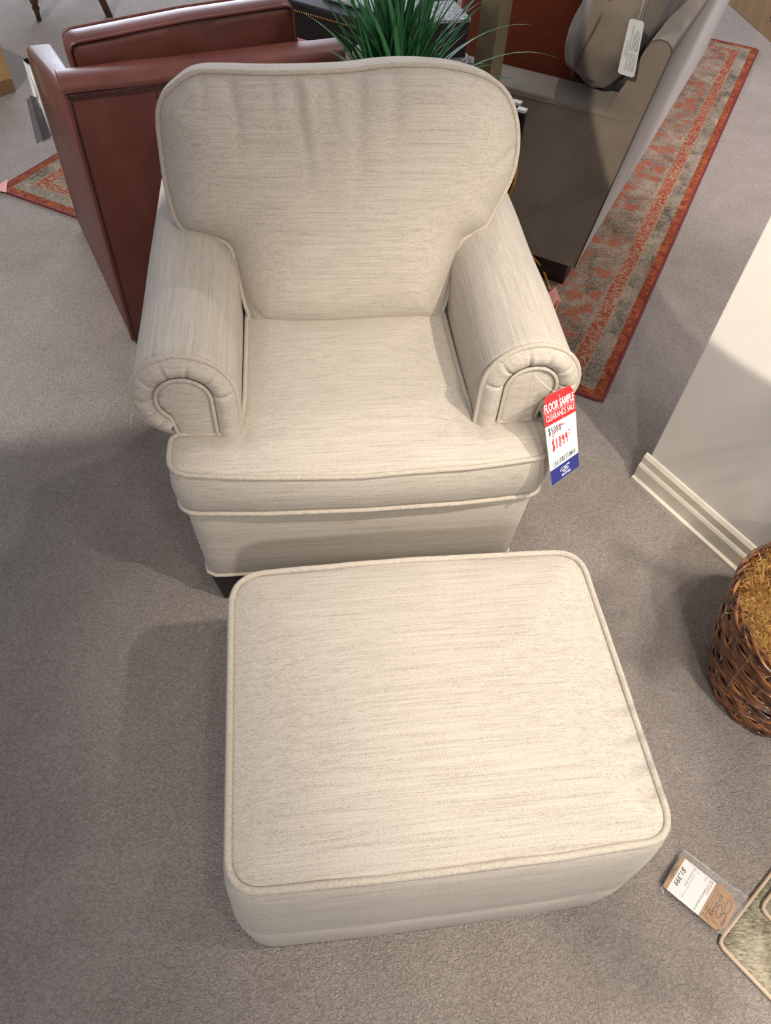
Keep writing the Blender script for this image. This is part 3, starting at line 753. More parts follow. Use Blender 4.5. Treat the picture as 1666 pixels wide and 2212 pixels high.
# ------------------------------------------------------------------ leather chair
LA = Fr(-.847, 1.80, 28)
le = empty('leather_chair', 'oxblood brown leather armchair seen from behind, left of the cream armchair', 'armchair', tuple(LA.o), LA.a)
def hexa(bm, x0, x1, y0, y1, z0, z1, dy=0, bev=.012, seg=3):
    add_hex(bm, [(x0, y0, z0), (x1, y0, z0), (x1, y1, z0), (x0, y1, z0), (x0, y0+dy, z1), (x1, y0+dy, z1), (x1, y1+dy, z1), (x0, y1+dy, z1)], bev, seg)
bm = bmesh.new(); hexa(bm, 0.001, .725, 0, .10, .012, .752, 0, .008)
lb = mk('back_panel', bm, LEATHER, le)
# rounded top roll
bm = bmesh.new(); n = 14; prev = None
for i in range(25):
    x = .001+.724*i/24; prof = []
    for k in range(n+1):
        a = PI*k/n; prof.append((x, .05-.052*math.cos(a), .752+.030*math.sin(a)**.8+.0025*nz(x*8, k*.2)))
    rg = [bm.verts.new(p) for p in prof]
    if prev:
        for k in range(len(rg)): bm.faces.new((prev[k], prev[(k+1) % len(rg)], rg[(k+1) % len(rg)], rg[k]))
    else: bm.faces.new(rg[::-1])
    prev = rg
bm.faces.new(prev); mk('top_roll', bm, LEATHER, le, sharp=50)
seam = simple('dark_seam', (0.03, 0.008, 0.007), 0.7)
bm = bmesh.new()
add_tube(bm, [(x, -.003, .748+.001*math.sin(x*30)) for x in np.linspace(.004, .722, 30)], .0016, False, 6)
add_tube(bm, [(.012, -.001, z) for z in np.linspace(.03, .745, 12)], .0014, False, 6)
for x in (.215, .47): add_tube(bm, [(x, -.0012, z) for z in (.03, .4, .74)], .0010, False, 5)
add_tube(bm, [(.335, -.002, .750), (.333, .01, .773), (.330, .05, .7835), (.330, .09, .776)], .0012, False, 5)
mk('seam', bm, seam, lb)
for s in (0, 1):
    bm = bmesh.new(); xo = -.034 if s == 0 else .759; xi = .045 if s == 0 else .68; xb = .0 if s == 0 else .725; xbi = .05 if s == 0 else .675
    # arm slightly lower at the front, outer face flaring outwards
    add_hex(bm, [(min(xb, xbi), .06, .014), (max(xb, xbi), .06, .014), (max(xo, xi), .75, .014), (min(xo, xi), .75, .014),
                 (min(xb, xbi), .06, .745 if s == 0 else .6), (max(xb, xbi), .06, .745 if s == 0 else .6), (max(xo, xi), .75, .602), (min(xo, xi), .75, .602)], .014, 4)
    mk('arm', bm, LEATHER, le)
bm = bmesh.new(); hexa(bm, .04, .69, .1, .74, .03, .33, 0, .02); mk('seat_base', bm, LEATHER, le)
bm = bmesh.new(); add_pad(bm, rounded_poly([(.055, .22, .03), (.675, .22, .03), (.675, .77, .05), (.055, .77, .05)], .02), .33, .45, crown=.02, side=.01, grid=.03); mk('seat_cushion', bm, LEATHER, le)
# back cushion (boxed)
bo2 = rounded_poly([(0, 0, .03), (.575, 0, .03), (.575, .402, .018), (.3, .408, .4), (0, .402, .018)], .012)
def lc_extra(x, y, dd): return .006*nz(x*8, y*8, 9)*min(1, dd/.03)
bm = bmesh.new(); add_pad(bm, bo2, 0, .092, crown=.012, soft=.06, side=.012, grid=.014, extra=lc_extra, botcrown=.018, rings=6)
lean2 = math.radians(12)
cM = Matrix.Translation((.066, .255, .395)) @ Matrix.Rotation(-math.radians(3.5), 4, 'Y') @ Matrix.Rotation(PI/2+lean2, 4, 'X') @ Matrix.Rotation(0, 4, 'Z')
cM = Matrix.Translation((.078, .226, .404)) @ Matrix.Rotation(-math.radians(3.6), 4, 'Y') @ Matrix.Rotation(PI/2, 4, 'X')
lc = mk('back_cushion', bm, LEATHER, le, matrix=cM)
nr2 = poly_normals(bo2)
for zz in (0, .092):
    bm = bmesh.new(); add_tube(bm, [(p[0]+q[0]*.003, p[1]+q[1]*.003, zz+.002*nz(p[0]*9, p[1]*9)) for p, q in zip(bo2, nr2)], .0045, True, 8); mk('piping', bm, LEATHER, lc)
for x, y in ((.05, .04), (.68, .04), (.02, .70), (.70, .70)):
    bm = bmesh.new(); zb = 0.0095 if LA.w(x, y, 0)[1] > RA.w(0, 0, 0)[1]+.42*(RA.o[0]-LA.w(x, y, 0)[0])-.02 else 0.0
    add_box(bm, x-.02, x+.02, y-.02, y+.02, zb, .03); mk('leg', bm, BLACKWOOD, le, smooth=False)
# hang tags on the leather chair's left arm
def quad_plate(name, pts, mat, parent, th=.0008):
    P = [Vector(p) for p in pts]; nn = (P[1]-P[0]).cross(P[3]-P[0]).normalized()*th
    bm = bmesh.new(); lo = [bm.verts.new(p) for p in P]; hi = [bm.verts.new(p+nn) for p in P]
    bm.faces.new(lo[::-1]); bm.faces.new(hi)
    for i in range(4): bm.faces.new((lo[i], lo[(i+1) % 4], hi[(i+1) % 4], hi[i]))
    return mk(name, bm, mat, parent, smooth=False)
g0 = LA.w(*LA.atv(64, 140, .66))
lt = empty('hang_tag', 'bundle of white papers and clear sleeve hung on the leather arm front', 'tag', tuple(g0))
def lp(x, y, v): return LA.w(*LA.atv(x, y, v))-g0
quad_plate('paper', [lp(52, 135, .66), lp(64, 141, .66), lp(108, 283, .57), lp(101, 279, .60)], PAPER, lt)
quad_plate('paper', [lp(50, 130, .665), lp(57, 136, .665), lp(80, 210, .62), lp(73, 208, .62)], PAPER, lt)
quad_plate('clip', [lp(50, 128, .67), lp(60, 125, .67), lp(66, 140, .67), lp(54, 134, .67)], BLACKMETAL, lt, .003)
frosted = plastic_mat(); frosted.name = 'frosted_sleeve'
for nd in frosted.node_tree.nodes:
    if nd.type == 'BSDF_TRANSPARENT': nd.inputs['Color'].default_value = (.62, .60, .60, 1)
quad_plate('plastic_sleeve', [lp(57, 214, .63), lp(76, 204, .63), lp(112, 293, .56), lp(79, 311, .58)], frosted, lt)
quad_plate('plastic_sleeve', [lp(64, 205, .635), lp(82, 214, .635), lp(110, 298, .57), lp(94, 308, .57)], frosted, lt)

# ------------------------------------------------------------------ taupe sofa
SA = Fr(.59, 2.30, -23)
so = empty('sofa', 'taupe microsuede sofa on the oriental rug, its arm end facing the viewer', 'sofa', tuple(SA.o), SA.a)
SL = 2.2
bm = bmesh.new()
add_hex(bm, [(-.90, 0, .10), (-.16, 0, .10), (-.16, .17, .10), (-.90, .17, .10), (-.90, 0, .598), (-.02, 0, .603), (-.02, .17, .603), (-.90, .17, .598)], .012, 3)
arm = mk('arm', bm, TAUPE, so)
bm = bmesh.new(); add_tube(bm, [(-.89, -.001, .585), (-.4, -.001, .588), (.03, -.001, .592)], .0025, False, 6); mk('piping', bm, TAUPE, arm)
bm = bmesh.new()
add_hex(bm, [(-.90, SL-.17, .10), (-.16, SL-.17, .10), (-.16, SL, .10), (-.90, SL, .10), (-.90, SL-.17, .6), (-.02, SL-.17, .6), (-.02, SL, .6), (-.90, SL, .6)], .012, 3); mk('arm', bm, TAUPE, so)
# back: cross-section in u,z swept along v
bm = bmesh.new(); cs = [(.000, .09), (.092, .785), (.088, .800), (.072, .812), (.05, .814), (.030, .806), (.022, .790), (-.035, .60), (-.18, .30), (-.20, .09)]
prev = None
for v_ in np.linspace(-.001, SL, 12):
    rg = [bm.verts.new((u, v_, z)) for u, z in cs]
    if prev:
        for k in range(len(rg)): bm.faces.new((prev[k], prev[(k+1) % len(rg)], rg[(k+1) % len(rg)], rg[k]))
    else: bm.faces.new(rg)
    prev = rg
bm.faces.new(prev[::-1]); bk = mk('back', bm, TAUPE, so, smooth=False)
tseam = simple('taupe_seam', (.09, .07, .055), .9)
bm = bmesh.new(); add_tube(bm, [(u, -.002, z) for u, z in cs[0:7]], .0022, False, 6); add_tube(bm, [(.093, v_, .788) for v_ in (0, 1, SL)], .002, False, 6); mk('seam', bm, tseam, bk)
bm = bmesh.new(); add_box(bm, -.86, -.1, .14, SL-.14, .10, .30, .01); mk('seat_base', bm, TAUPE, so)
for v0 in (.175, 1.10):
    bm = bmesh.new(); add_pad(bm, rounded_poly([(-.88, v0, .03), (-.16, v0, .03), (-.16, v0+.91, .03), (-.88, v0+.91, .03)], .03), .30, .44, crown=.025, side=.012, grid=.05); mk('seat_cushion', bm, TAUPE, so)
# overhanging back cushion: fat wedge with rounded lobes
def lobe(bm, cx_, cy_, cz_, rx, ry, rz_, mtx, e1=.55, e2=.6, nu=40, nv=24, wr=.006):
    vs = []
    def sg(a, e_): return math.copysign(abs(a)**e_, a)
    for j in range(nv+1):
        ph = -PI/2+PI*j/nv; row = []
        for i in range(nu):
            th = 2*PI*i/nu
            x = rx*sg(math.cos(ph), e1)*sg(math.cos(th), e2); y = ry*sg(math.cos(ph), e1)*sg(math.sin(th), e2); z = rz_*sg(math.sin(ph), e1)
            w = 1+wr/rx*nz(x*14, y*14, z*14)*2
            row.append(bm.verts.new(mtx @ Vector((cx_+x*w, cy_+y*w, cz_+z*w))))
        vs.append(row)
    for j in range(nv):
        for i in range(nu): bm.faces.new((vs[j][i], vs[j][(i+1) % nu], vs[j+1][(i+1) % nu], vs[j+1][i]))
    bmesh.ops.remove_doubles(bm, verts=[v for r_ in (vs[0], vs[-1]) for v in r_], dist=.003)
pc = Matrix.Translation((-.165, -.01, .595)) @ Matrix.Rotation(math.radians(17), 4, 'Y') @ Matrix.Rotation(math.radians(-3), 4, 'X')
bm = bmesh.new(); lobe(bm, 0, .45, .235, .125, .45, .235, pc, .72, .6, 64, 40, .0035); tp = mk('back_cushion', bm, TAUPE, so)
bm = bmesh.new()
ring_ = []
for i in range(60):
    th = 2*PI*i/60; y = .45+.452*math.copysign(abs(math.cos(th))**.62, math.cos(th)); z = .235+.237*math.copysign(abs(math.sin(th))**.62, math.sin(th)); ring_.append(pc @ Vector((-.03, y, z)))
add_tube(bm, ring_, .003, True, 6); mk('piping', bm, tseam, tp)
bm = bmesh.new(); pc2 = Matrix.Translation((-.14, 1.08, .48)) @ Matrix.Rotation(math.radians(19), 4, 'Y'); lobe(bm, 0, .48, .26, .10, .48, .26, pc2); mk('back_cushion', bm, TAUPE, so)
for u, v_ in ((-.075, .035), (-.83, .035), (-.10, SL-.08), (-.83, SL-.08)):
    bm = bmesh.new(); add_box(bm, u-.05, u+.05, v_-.03, v_+.06, .0095, .10, .003); mk('leg', bm, BLACKWOOD, so, smooth=False)

# hang tag on that cushion
tq = [SA.w(*SA.atv(x, y, v_)) for x, y, v_ in ((1361, 39, -.045), (1393, 47, -.045), (1370, 169, -.05), (1334, 158, -.05))]
h0 = (tq[0]+tq[1])/2
ht = empty('hang_tag', 'long pale grey care card dangling from the taupe sofa cushion', 'tag', tuple(h0))
def HP(s, t, h=0.0):
    nn = np.cross(tq[1]-tq[0], tq[3]-tq[0]); nn /= np.linalg.norm(nn)
    if nn.dot(CAM-tq[0]) < 0: nn = -nn
    return Vector((tq[0]*(1-s)+tq[1]*s)*(1-t)+(tq[3]*(1-s)+tq[2]*s)*t+nn*h-h0)
rp = rounded_poly([(0, 0, .16), (1, 0, .16), (1, 1, .16), (0, 1, .16)], .05)
rp = []
for cx_, cy_, a0 in ((.8, .06, -90), (.8, .94, 0), (.2, .94, 90), (.2, .06, 180)):
    for k in range(7):
        a = math.radians(a0+15*k); rp.append((cx_+.2*math.cos(a), cy_+.06*math.sin(a)))
bm = bmesh.new(); lo = [bm.verts.new(HP(s, t, -.0006)) for s, t in rp]; hi = [bm.verts.new(HP(s, t, 0)) for s, t in rp]
bm.faces.new(lo[::-1]); bm.faces.new(hi)
for i in range(len(rp)): bm.faces.new((lo[i], lo[(i+1) % len(rp)], hi[(i+1) % len(rp)], hi[i]))
mk('card', bm, GREYTAG, ht, smooth=False)
bm = bmesh.new()
def HV(x, y, h): return HP(y, 1-x, h)  # text reads up the card
text_on(bm, 'PERSONAL DESIGN SERIES', .10, .90, .42, -.085, HV, .0005, .01)
mk('printed_words', bm, INKG, ht, False, recalc=False)
bm = bmesh.new()
for k in range(5):
    for a, b_ in ((.10, .42), (.46, .84-.03*abs(k-2))): stroke(bm, [(a, .53+k*.085), (b_, .53+k*.085)], HV, .0006, .0003, smooth=False)
for k in range(3): stroke(bm, [(.34, .16+k*.05), (.62, .16+k*.05)], HV, .0003, .0003, smooth=False)
mk('printed_lines', bm, INKG, ht)
bm = bmesh.new(); add_tube(bm, [HP(.58, .02, .001), HP(.58, .02, .001)+Vector((.004, .02, .10))], .0006, False, 4); mk('string', bm, INKW, ht)

# rust pillow on the sofa seat against the arm
rm = Matrix.Translation((-.415, .305, .455)) @ Matrix.Rotation(PI/2-.12, 4, 'X')
bm = bmesh.new(); pl = rounded_poly([(-.235, .0, .04), (.26, .0, .04), (.27, .56, .05), (-.25, .56, .05)], .015)
add_pad(bm, pl, -.008, .008, crown=.055, soft=.10, side=.004, grid=.02, botcrown=.055, rings=2)
rp_ = mk('throw_pillow', bm, RUST, None); rp_.matrix_world = Matrix.Translation(tuple(SA.o)) @ Matrix.Rotation(SA.a, 4, 'Z') @ rm
tag(rp_, 'rust orange throw pillow standing on the sofa behind the brass lamp post', 'pillow')

# ------------------------------------------------------------------ brass lamp with cord
bp_ = np.array([.183, 2.275, 0])
la = empty('floor_lamp', 'square brass post of a floor lamp behind the cream armchair', 'lamp', tuple(bp_), math.radians(-35))
bm = bmesh.new(); add_box(bm, -.030, .030, -.030, .030, .045, 1.5, .002); mk('post', bm, BRASS, la, smooth=False)
bm = bmesh.new(); add_box(bm, -.10, .10, -.10, .10, .0095, .045, .004); mk('base', bm, BRASS, la, smooth=False)
bm = bmesh.new(); add_box(bm, .02, .052, -.01, .0, .66, .675, .002); mk('bracket', bm, BRASS, la, smooth=False)
def wl(x, y, z): return tuple(at(x, y, z)-bp_)
lM = Matrix.Rotation(math.radians(35), 4, 'Z')
def lampl(p): return lM @ Vector(p)
c1 = [lampl(at(1105, 300, .66)-bp_), lampl(at(1117, 330, .60)-bp_), lampl(at(1112, 390, .50)-bp_), lampl(at(1098, 440, .38)-bp_), lampl(at(1120, 520, .2)-bp_), lampl(at(1165, 570, .06)-bp_), lampl(at(1180, 600, .025)-bp_), lampl(at(1188, 625, .02)-bp_)]
bm = bmesh.new(); add_tube(bm, smooth_path(c1, 8, False), .0042, False, 8)
add_tube(bm, smooth_path([lampl(at(1205, 650, .018)-bp_), lampl(at(1200, 668, .015)-bp_), lampl(at(1185, 690, .014)-bp_)], 5, False), .0036, False, 8)
mk('cord', bm, CORD, la)['label'] = 'amber translucent electric cord'
# pink tape on the rug
tp0 = at(1200, 640, .012)
bm = bmesh.new()
pts = [[(1182, 638, .012), (1200, 620, .022), (1212, 652, .012), (1196, 662, .012)][i] for i in range(4)]
vs = [bm.verts.new(at(*p)-np.array([tp0[0], tp0[1], 0])) for p in pts]; v2 = [bm.verts.new(v.co+Vector((0, 0, .002))) for v in vs]
bm.faces.new(vs[::-1]); bm.faces.new(v2)
for i in range(4): bm.faces.new((vs[i], vs[(i+1) % 4], v2[(i+1) % 4], v2[i]))
o = mk('tape_scrap', bm, PINK, None, smooth=False); o.location = (tp0[0], tp0[1], 0); tag(o, 'crumpled pink tape on the rug below the sofa leg', 'tape')
tp1 = at(6, 405, .012)
bm = bmesh.new(); vs = [bm.verts.new(at(*p)-np.array([tp1[0], tp1[1], 0])) for p in ((-12, 408, .011), (17, 387, .011), (14, 416, .011), (-6, 412, .011))]; v2 = [bm.verts.new(v.co+Vector((0, 0, .0015))) for v in vs]
bm.faces.new(vs[::-1]); bm.faces.new(v2)
for i in range(4): bm.faces.new((vs[i], vs[(i+1) % 4], v2[(i+1) % 4], v2[i]))
o = mk('tape_scrap', bm, PINK, None, smooth=False); o.location = (tp1[0], tp1[1], 0); tag(o, 'flat pink tape wrapping the far left corner of the rug', 'tape')

# dark stand with two silver caps
s0 = at(1128, 232, .62)
st_ = empty('tray_stand', 'slim dark stand with two small silver caps beside the armchair back', 'stand', (s0[0], s0[1], 0), SA.a)
for i, (px, py) in enumerate(((1118, 221), (1129, 237))):
    c_ = SA.loc(at(px, py, .62))-SA.loc(np.array([s0[0], s0[1], 0]))
    bm = bmesh.new(); add_box(bm, c_[0]-.014, c_[0]+.012, c_[1]-.010, c_[1]+.010, .0095, .615, .001); mk('upright', bm, BLACKMETAL, st_, smooth=False)
    bm = bmesh.new(); add_box(bm, c_[0]-.015, c_[0]+.013, c_[1]-.011, c_[1]+.011, .615, .623, .001); mk('cap', bm, SILVER, st_, smooth=False)

# ------------------------------------------------------------------ end table, box, planter
TA = Fr(.128, 2.185, 20)
tb = empty('end_table', 'black end table with speckled stone top behind the green plant', 'table', tuple(TA.o), TA.a)
bm = bmesh.new(); add_box(bm, -.215, 0, 0, .25, .66, .752, .002); mk('apron', bm, BLACKWOOD, tb, smooth=False)
bm = bmesh.new(); add_box(bm, -.22, .003, -.003, .253, .752, .762, .002); mk('tabletop', bm, SPECK, tb, smooth=False)
for x in (-.195, -.02):
    for y in (.02, .23):
        bm = bmesh.new(); add_box(bm, x-.018, x+.018, y-.018, y+.018, .0095, .66); mk('leg', bm, BLACKWOOD, tb, smooth=False)
bxo = TA.w(-.012, .012, .7625)
bx = empty('storage_box', 'black box with silvery speckled lid standing on the end table', 'box', tuple(bxo), TA.a)
bm = bmesh.new(); add_box(bm, -.20, 0, 0, .13, 0, .083, .002); mk('body', bm, BLACKWOOD, bx, smooth=False)
bm = bmesh.new(); add_box(bm, -.202, .002, -.002, .132, .083, .092, .001); mk('lid', bm, SPECK, bx, smooth=False)

PB = np.array([-.062, 1.925, 0])
pg = empty('potted_grass', 'bright green artificial grass plant in a dark planter behind the armchair', 'plant', tuple(PB))
bm = bmesh.new(); lathe(bm, [(.06, 0), (.065, .01), (.085, .70), (.088, .71), (.08, .71), (.078, .69), (.001, .69)], 28); mk('planter', bm, simple('aubergine_pot', (.03, .008, .012), .35), pg)
bm = bmesh.new()
rg = random.Random(3)
def blade(bm, base, ang, tilt, L_, w, droop, twist):
    n_ = 12; dirh = Vector((math.cos(ang), math.sin(ang), 0)); side = Vector((-math.sin(ang+twist), math.cos(ang+twist), 0))
    p = Vector(base); el = PI/2-tilt; prev = None
    for i in range(n_+1):
        t = i/n_; ww = w*(1-t**2.2)*(.55+.45*min(1, t*5))+.0003
        nrm = side.cross(dirh*math.cos(el)+Vector((0, 0, 1))*math.sin(el)).normalized()
        row = [bm.verts.new(p-side*ww), bm.verts.new(p+nrm*ww*.35), bm.verts.new(p+side*ww)]
        if prev:
            bm.faces.new((prev[0], prev[1], row[1], row[0])); bm.faces.new((prev[1], prev[2], row[2], row[1]))
        prev = row
        p = p+(dirh*math.cos(el)+Vector((0, 0, 1))*math.sin(el))*(L_/n_); el -= droop*(t+.25)/n_*2
for i in range(185):
    a = rg.uniform(-.35, PI+.35); tilt = abs(rg.gauss(0, .46)); L_ = rg.uniform(.24, .44)*(1-.55*min(1, max(0, tilt-.25)*1.4))
    blade(bm, (rg.gauss(0, .022), rg.gauss(0, .022), .69), a, min(tilt, .9), L_, rg.uniform(.0055, .0095), rg.uniform(.05, .6)*(1+tilt), rg.uniform(-.6, .6))
for a, tilt, L_, dr in ((-.1, .8, .40, .9), (0.1, .7, .44, .9), (.25, .6, .42, .8), (2.9, .6, .24, .6), (-.2, .95, .28, .8), (3.2, .95, .16, .9), (.5, .5, .45, .4)):
    blade(bm, (rg.gauss(0, .015), rg.gauss(0, .015), .69), a, tilt, L_, .0052, dr, 0)
gob = mk('foliage', bm, GRASS, pg, recalc=False); gob['kind'] = 'stuff'

# ------------------------------------------------------------------ bench
BP = at(640, 22, .47); BQ = at(745, 52, .47)
ba = math.degrees(math.atan2(BQ[1]-BP[1], BQ[0]-BP[0])); BA = Fr(BP[0], BP[1], ba)
be = empty('bench', 'black leather bench with brass nailheads and pale blue-grey seat, at the top edge', 'bench', (BP[0], BP[1], 0), BA.a)
bm = bmesh.new(); add_box(bm, -.25, .47, 0, .50, .37, .50, .012, 3); bs = mk('frame', bm, BLACKLEATHER, be, smooth=False)
bm = bmesh.new(); add_pad(bm, rounded_poly([(.05, .09, .04), (.43, .09, .04), (.43, .46, .04), (.05, .46, .04)], .02), .50, .53, crown=.02, grid=.03); mk('seat_pad', bm, PALEBLUE, be)
for i in range(66):
    x = -.24+.70*i/65
    bm = bmesh.new(); bmesh.ops.create_uvsphere(bm, u_segments=8, v_segments=5, radius=.0042, matrix=Matrix.Translation((x, -.001, .468))); mk('nailhead', bm, NAIL, bs)
for x in (.08, .40):
    for y in (.04, .46):
        bm = bmesh.new(); add_box(bm, x-.02, x+.02, y-.02, y+.02, .0095, .38); mk('leg', bm, BLACKWOOD, be, smooth=False)
for a, b_ in (((.10, .04, .36), (.39, .04, .06)), ((.39, .46, .36), (.10, .46, .06))):
    bm = bmesh.new(); add_tube(bm, [a, b_], .014, False, 4); mk('stretcher', bm, BLACKWOOD, be, smooth=False)

# ------------------------------------------------------------------ antique chair top left
f1 = at(85, 45, 0); f2 = at(237, 36, 0)
ang = math.atan2(f2[1]-f1[1], f2[0]-f1[0]); ac = empty('side_chair', 'dark carved wooden side chair with turned legs, cut by the top left edge', 'chair', (f1[0], f1[1], 0), ang)
tprof = [(.012, 0), (.013, .04), (.020, .06), (.014, .075), (.021, .085), (.021, .10), (.016, .11), (.022, .13), (.026, .25), (.024, .36), (.03, .40), (.03, .44)]
for x, y in ((0, 0), (0, .42)):
    bm = bmesh.new(); lathe(bm, tprof, 16, x, y); mk('front_leg', bm, WALNUT, ac)
ll = math.hypot(f2[0]-f1[0], f2[1]-f1[1])
for y in (0, .42):
    bm = bmesh.new(); add_hex(bm, [(ll-.018, y-.015, 0), (ll+.018, y-.015, 0), (ll+.018, y+.015, 0), (ll-.018, y+.015, 0), (ll-.13, y-.015, .42), (ll-.09, y-.015, .42), (ll-.09, y+.015, .42), (ll-.13, y+.015, .42)], .004); mk('rear_leg', bm, WALNUT, ac)
bm = bmesh.new(); add_box(bm, -.03, ll-.08, -.03, .45, .38, .44, .015, 3); mk('seat_rail', bm, WALNUT, ac, smooth=False)
bm = bmesh.new(); add_pad(bm, rounded_poly([(-.02, -.02, .05), (ll-.09, -.02, .03), (ll-.09, .44, .03), (-.02, .44, .05)], .03), .44, .48, crown=.02, grid=.04); mk('seat', bm, PALEBLUE, ac)
bm = bmesh.new(); add_hex(bm, [(ll-.12, -.02, .44), (ll-.09, -.02, .44), (ll-.09, .44, .44), (ll-.12, .44, .44), (ll-.02, 0, .95), (ll+.01, 0, .95), (ll+.01, .42, .95), (ll-.02, .42, .95)], .01); mk('backrest', bm, WALNUT, ac)

# cabinets at picture edges
k0 = at(35, 197, 0); k1 = at(0, 210, 0); a_ = math.atan2(k0[1]-k1[1], k0[0]-k1[0])
cb = empty('wooden_cabinet', 'blond wooden cabinet corner at the left edge above the rug', 'cabinet', (k0[0], k0[1], 0), a_)
bm = bmesh.new(); add_box(bm, -.8, -.003, .0, .45, .055, .27, .003); mk('body', bm, OAK, cb, smooth=False)
bm = bmesh.new(); add_box(bm, -.8, -.0, .0, .45, 0, .054, .002); mk('plinth', bm, OAKD, cb, smooth=False)
w0 = at(1564, 0, 0); w1 = at(1666, 92, 0); a_ = math.atan2(w1[1]-w0[1], w1[0]-w0[0])
cb2 = empty('wooden_dresser', 'brown wooden dresser base cut off by the top right corner', 'dresser', (w1[0], w1[1], 0), a_)
bm = bmesh.new(); add_box(bm, -1.2, .6, 0, .5, 0, .20, .004); mk('plinth', bm, OAKD, cb2, smooth=False)
bm = bmesh.new(); add_box(bm, -1.2, .6, .012, .5, .20, .218, .002); mk('reveal', bm, BLACKWOOD, cb2, smooth=False)
bm = bmesh.new(); add_box(bm, -1.2, .6, .006, .5, .218, .8, .004); mk('body', bm, OAKD, cb2, smooth=False)
bm = bmesh.new(); add_tube(bm, [(-.09+.014*math.cos(a), -.001, .10+.022*math.sin(a)) for a in np.linspace(0, 2*PI, 20)[:-1]], .0015, True, 5); mk('knot', bm, WALNUT, cb2)

# ------------------------------------------------------------------ wicker basket planter
KC = (.915, .79)
wb = empty('basket_planter', 'glossy dark wicker basket filled with golden moss, beside the white wall', 'planter', (KC[0], KC[1], 0))
def kr(z): return np.interp(z, [0, .05, .15, .23, .32], [.124, .144, .172, .188, .199])
bm = bmesh.new(); z = .004; row = 0
NS = 30
while z < .30:
    blk = (row//7) % 2; Rr = kr(z)
    pth = []
    for i in range(264):
        th = 2*PI*i/264+.65
        s_ = math.sin(NS/2*th*1.0+PI*blk); s_ = math.copysign(abs(s_)**.8, s_)
        jit = .0010*nz(row*3.3, th*2)
        pth.append(((Rr+.0030*s_+jit)*math.cos(th), (Rr+.0030*s_+jit)*math.sin(th), z+.0007*nz(row, th*3)))
    add_tube(bm, pth, .0023, True, 8); z += .0055; row += 1
wk = mk('woven_wall', bm, WICKER, wb)
bm = bmesh.new(); lathe(bm, [(.11, .002), (.117, .002), (.137, .05), (.165, .15), (.182, .23), (.188, .285), (.18, .285)], 48); mk('liner', bm, BLACKWOOD, wb)
for i in range(22):
    th = 2*PI*(i+.5)/22; bm = bmesh.new()
    add_tube(bm, [((kr(z_)-.001)*math.cos(th), (kr(z_)-.001)*math.sin(th), z_) for z_ in np.linspace(.006, .318, 14)], .0045, False, 6); mk('stake', bm, WICKER, wk)
bm = bmesh.new()
for ph, rr in ((0, .0038), (PI*.66, .0032), (PI*1.33, .0036)):
    add_tube(bm, [((kr(.32)+.006*math.sin(9*th+ph)-.004)*math.cos(th), (kr(.32)+.006*math.sin(9*th+ph)-.004)*math.sin(th), .310+.008*math.cos(9*th+ph)) for th in np.linspace(0, 2*PI, 200)[:-1]], rr, True, 7)
mk('braided_rim', bm, WICKER, wb)
bm = bmesh.new(); lathe(bm, [(.182, .25), (.182, .285), (.14, .305), (.08, .314), (.02, .316), (.001, .316)], 40)
ms = random.Random(5)
for i in range(4200):
    a = ms.uniform(0, 2*PI); r_ = .186*math.sqrt(ms.random()); x, y = r_*math.cos(a), r_*math.sin(a)
    z0_ = .316-.028*(r_/.186)**3; p = Vector((x, y, z0_+ms.uniform(-.002, .012))); pth = [p]
    dv = Vector((ms.gauss(0, 1), ms.gauss(0, 1), ms.gauss(.2, .5))).normalized()*.006
    for k in range(6):
        p = p+dv; dv = (dv+Vector((ms.gauss(0, .0035), ms.gauss(0, .0035), ms.gauss(-.0004, .0025)))).normalized()*.0058; pth.append(p.copy())
    add_tube(bm, pth, ms.uniform(.0005, .0011), False, 3, cap=False)
mo = mk('moss', bm, MOSS, wb, smooth=False, recalc=False); mo['kind'] = 'stuff'
bm = bmesh.new(); add_tube(bm, smooth_path([(.02, 0, .29), (.03, -.02, .7), (.08, -.08, 1.1), (.10, -.16, 1.45)], 6, False), .014, False, 10); mk('trunk', bm, WALNUT, wb)
# palm fronds above the frame
pr = random.Random(11)
def frond(root, az, el, L_, nleaf=16):
    bm = bmesh.new(); p = Vector(root); pts = []; e_ = el
    for i in range(14):
        pts.append(p.copy()); p = p+Vector((math.cos(az)*math.cos(e_), math.sin(az)*math.cos(e_), math.sin(e_)))*(L_/13); e_ -= .13
    for i in range(2, 14):
        t = i/13; base = pts[i]; ll_ = .22*math.sin(PI*min(1, t*.85+.12))+.03
        for sd in (-1, 1):
            a2 = az+sd*(.95-.4*t); tip = base+Vector((math.cos(a2), math.sin(a2), -.25))*ll_
            mid_ = (base+tip)/2+Vector((0, 0, .015)); sidev = Vector((-math.sin(a2), math.cos(a2), 0))*.011
            v1 = bm.verts.new(base); v2_ = bm.verts.new(mid_+sidev); v3 = bm.verts.new(tip); v4 = bm.verts.new(mid_-sidev); v5 = bm.verts.new(mid_+Vector((0, 0, -.004)))
            bm.faces.new((v1, v2_, v5)); bm.faces.new((v2_, v3, v5)); bm.faces.new((v3, v4, v5)); bm.faces.new((v4, v1, v5))
    add_tube(bm, pts, .0025, False, 5)
    for v in bm.verts:
        w = (v.co.x+KC[0], v.co.y+KC[1], v.co.z)
        if v.co.z < 1.55:
            c = R.T @ (np.array(w)-CAM)
            if c[2] < -.02:
                X_, Y_, _ = proj(w)
                if -30 < X_ < 1690 and -30 < Y_ < 2250: bm.free(); return None
        if (np.array(w[:2])-WP).dot(WN) > 0: bm.free(); return None
    return mk('frond', bm, FROND, wb, recalc=False)
cnt = 0
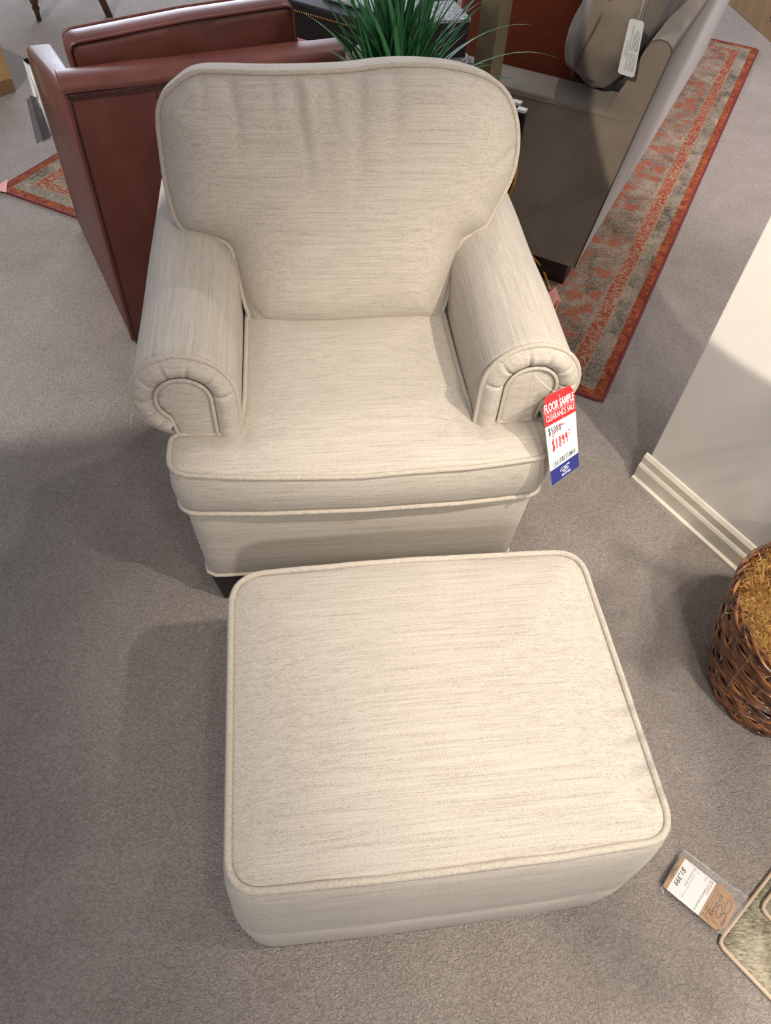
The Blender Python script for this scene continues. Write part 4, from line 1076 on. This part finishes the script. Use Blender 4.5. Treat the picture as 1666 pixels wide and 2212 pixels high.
for i in range(200):
    az = pr.uniform(-PI, .3); hgt = pr.choice((1.0, 1.2, 1.42))
    rt = {1.0: (.07, -.065, 1.0), 1.2: (.085, -.10, 1.2), 1.42: (.10, -.155, 1.42)}[hgt]
    if frond(rt, az, pr.uniform(.1, 1.0), pr.uniform(.35, .6)): cnt += 1
    if cnt >= 6: break
print('fronds', cnt)

# ------------------------------------------------------------------ lights
w = bpy.data.worlds.new('world'); scene.world = w; w.use_nodes = True
bg = w.node_tree.nodes['Background']; bg.inputs[0].default_value = (0.92, 0.90, 1.0, 1); bg.inputs[1].default_value = 0.36
def spot(name, loc, target, power, angle, blend, col, size=.04):
    l = bpy.data.lights.new(name, 'SPOT'); l.energy = power; l.spot_size = math.radians(angle); l.spot_blend = blend; l.color = col; l.shadow_soft_size = size
    o_ = bpy.data.objects.new(name, l); COL.objects.link(o_); o_.location = loc
    o_.rotation_euler = (Vector(target)-Vector(loc)).to_track_quat('-Z', 'Y').to_euler(); return o_
WARM = (1.0, .89, .75)
spot('floor_spot', (1.0, .05, 3.0), (.85, .50, 0), 80, 44, .45, (1, .91, .80), .06)
spot('aisle_spot', (.95, -.95, 2.9), (1.17, .66, 0), 230, 29, .5, (1, .90, .80), .05)
spot('key_spot', (.45, -.15, 3.05), (.28, .62, .2), 48, 37, .7, WARM, .05)
spot('chair_spot', (.9, -.8, 3.0), (.0, 1.38, .6), 165, 27, .9, WARM, .2)
spot('right_spot', (1.4, .10, 2.9), (.78, 1.05, 0), 210, 52, .5, WARM, .03)
spot('front_spot', (.35, -1.7, 2.8), (.60, .55, .1), 150, 50, .6, (1, .94, .85), .08)
spot('wall_spot', (-.9, -.9, 2.7), (.95, 1.35, 1.55), 400, 34, .03, WARM, .01)
spot('rug_spot', (2.1, 2.1, 3.0), (1.9, 2.7, 0), 260, 62, .6, (1, .91, .88), .05)
spot('back_spot', (.6, 3.6, 2.9), (.15, 1.1, .3), 70, 52, .5, (1, .93, .84), .05)
spot('left_spot', (-1.9, .5, 2.9), (-1.35, 2.85, 0), 300, 48, .10, (1, .95, .88), .05)
spot('right_back_spot', (2.1, 3.6, 2.9), (2.0, 4.3, 0), 260, 75, .5, (1, .92, .95), .05)
l = bpy.data.lights.new('window_daylight', 'AREA'); l.energy = 230; l.size = 2.5; l.color = (.78, .87, 1); o_ = bpy.data.objects.new('window_daylight', l); COL.objects.link(o_)
o_.location = (-2.5, 7.5, 2.2); o_.rotation_euler = (Vector((-.8, 4.5, 0))-Vector(o_.location)).to_track_quat('-Z', 'Y').to_euler()

scene.view_settings.view_transform = 'Standard'; scene.view_settings.look = 'None'
scene.view_settings.exposure = 0.08; scene.view_settings.gamma = 1.0; scene.view_settings.use_curve_mapping = False
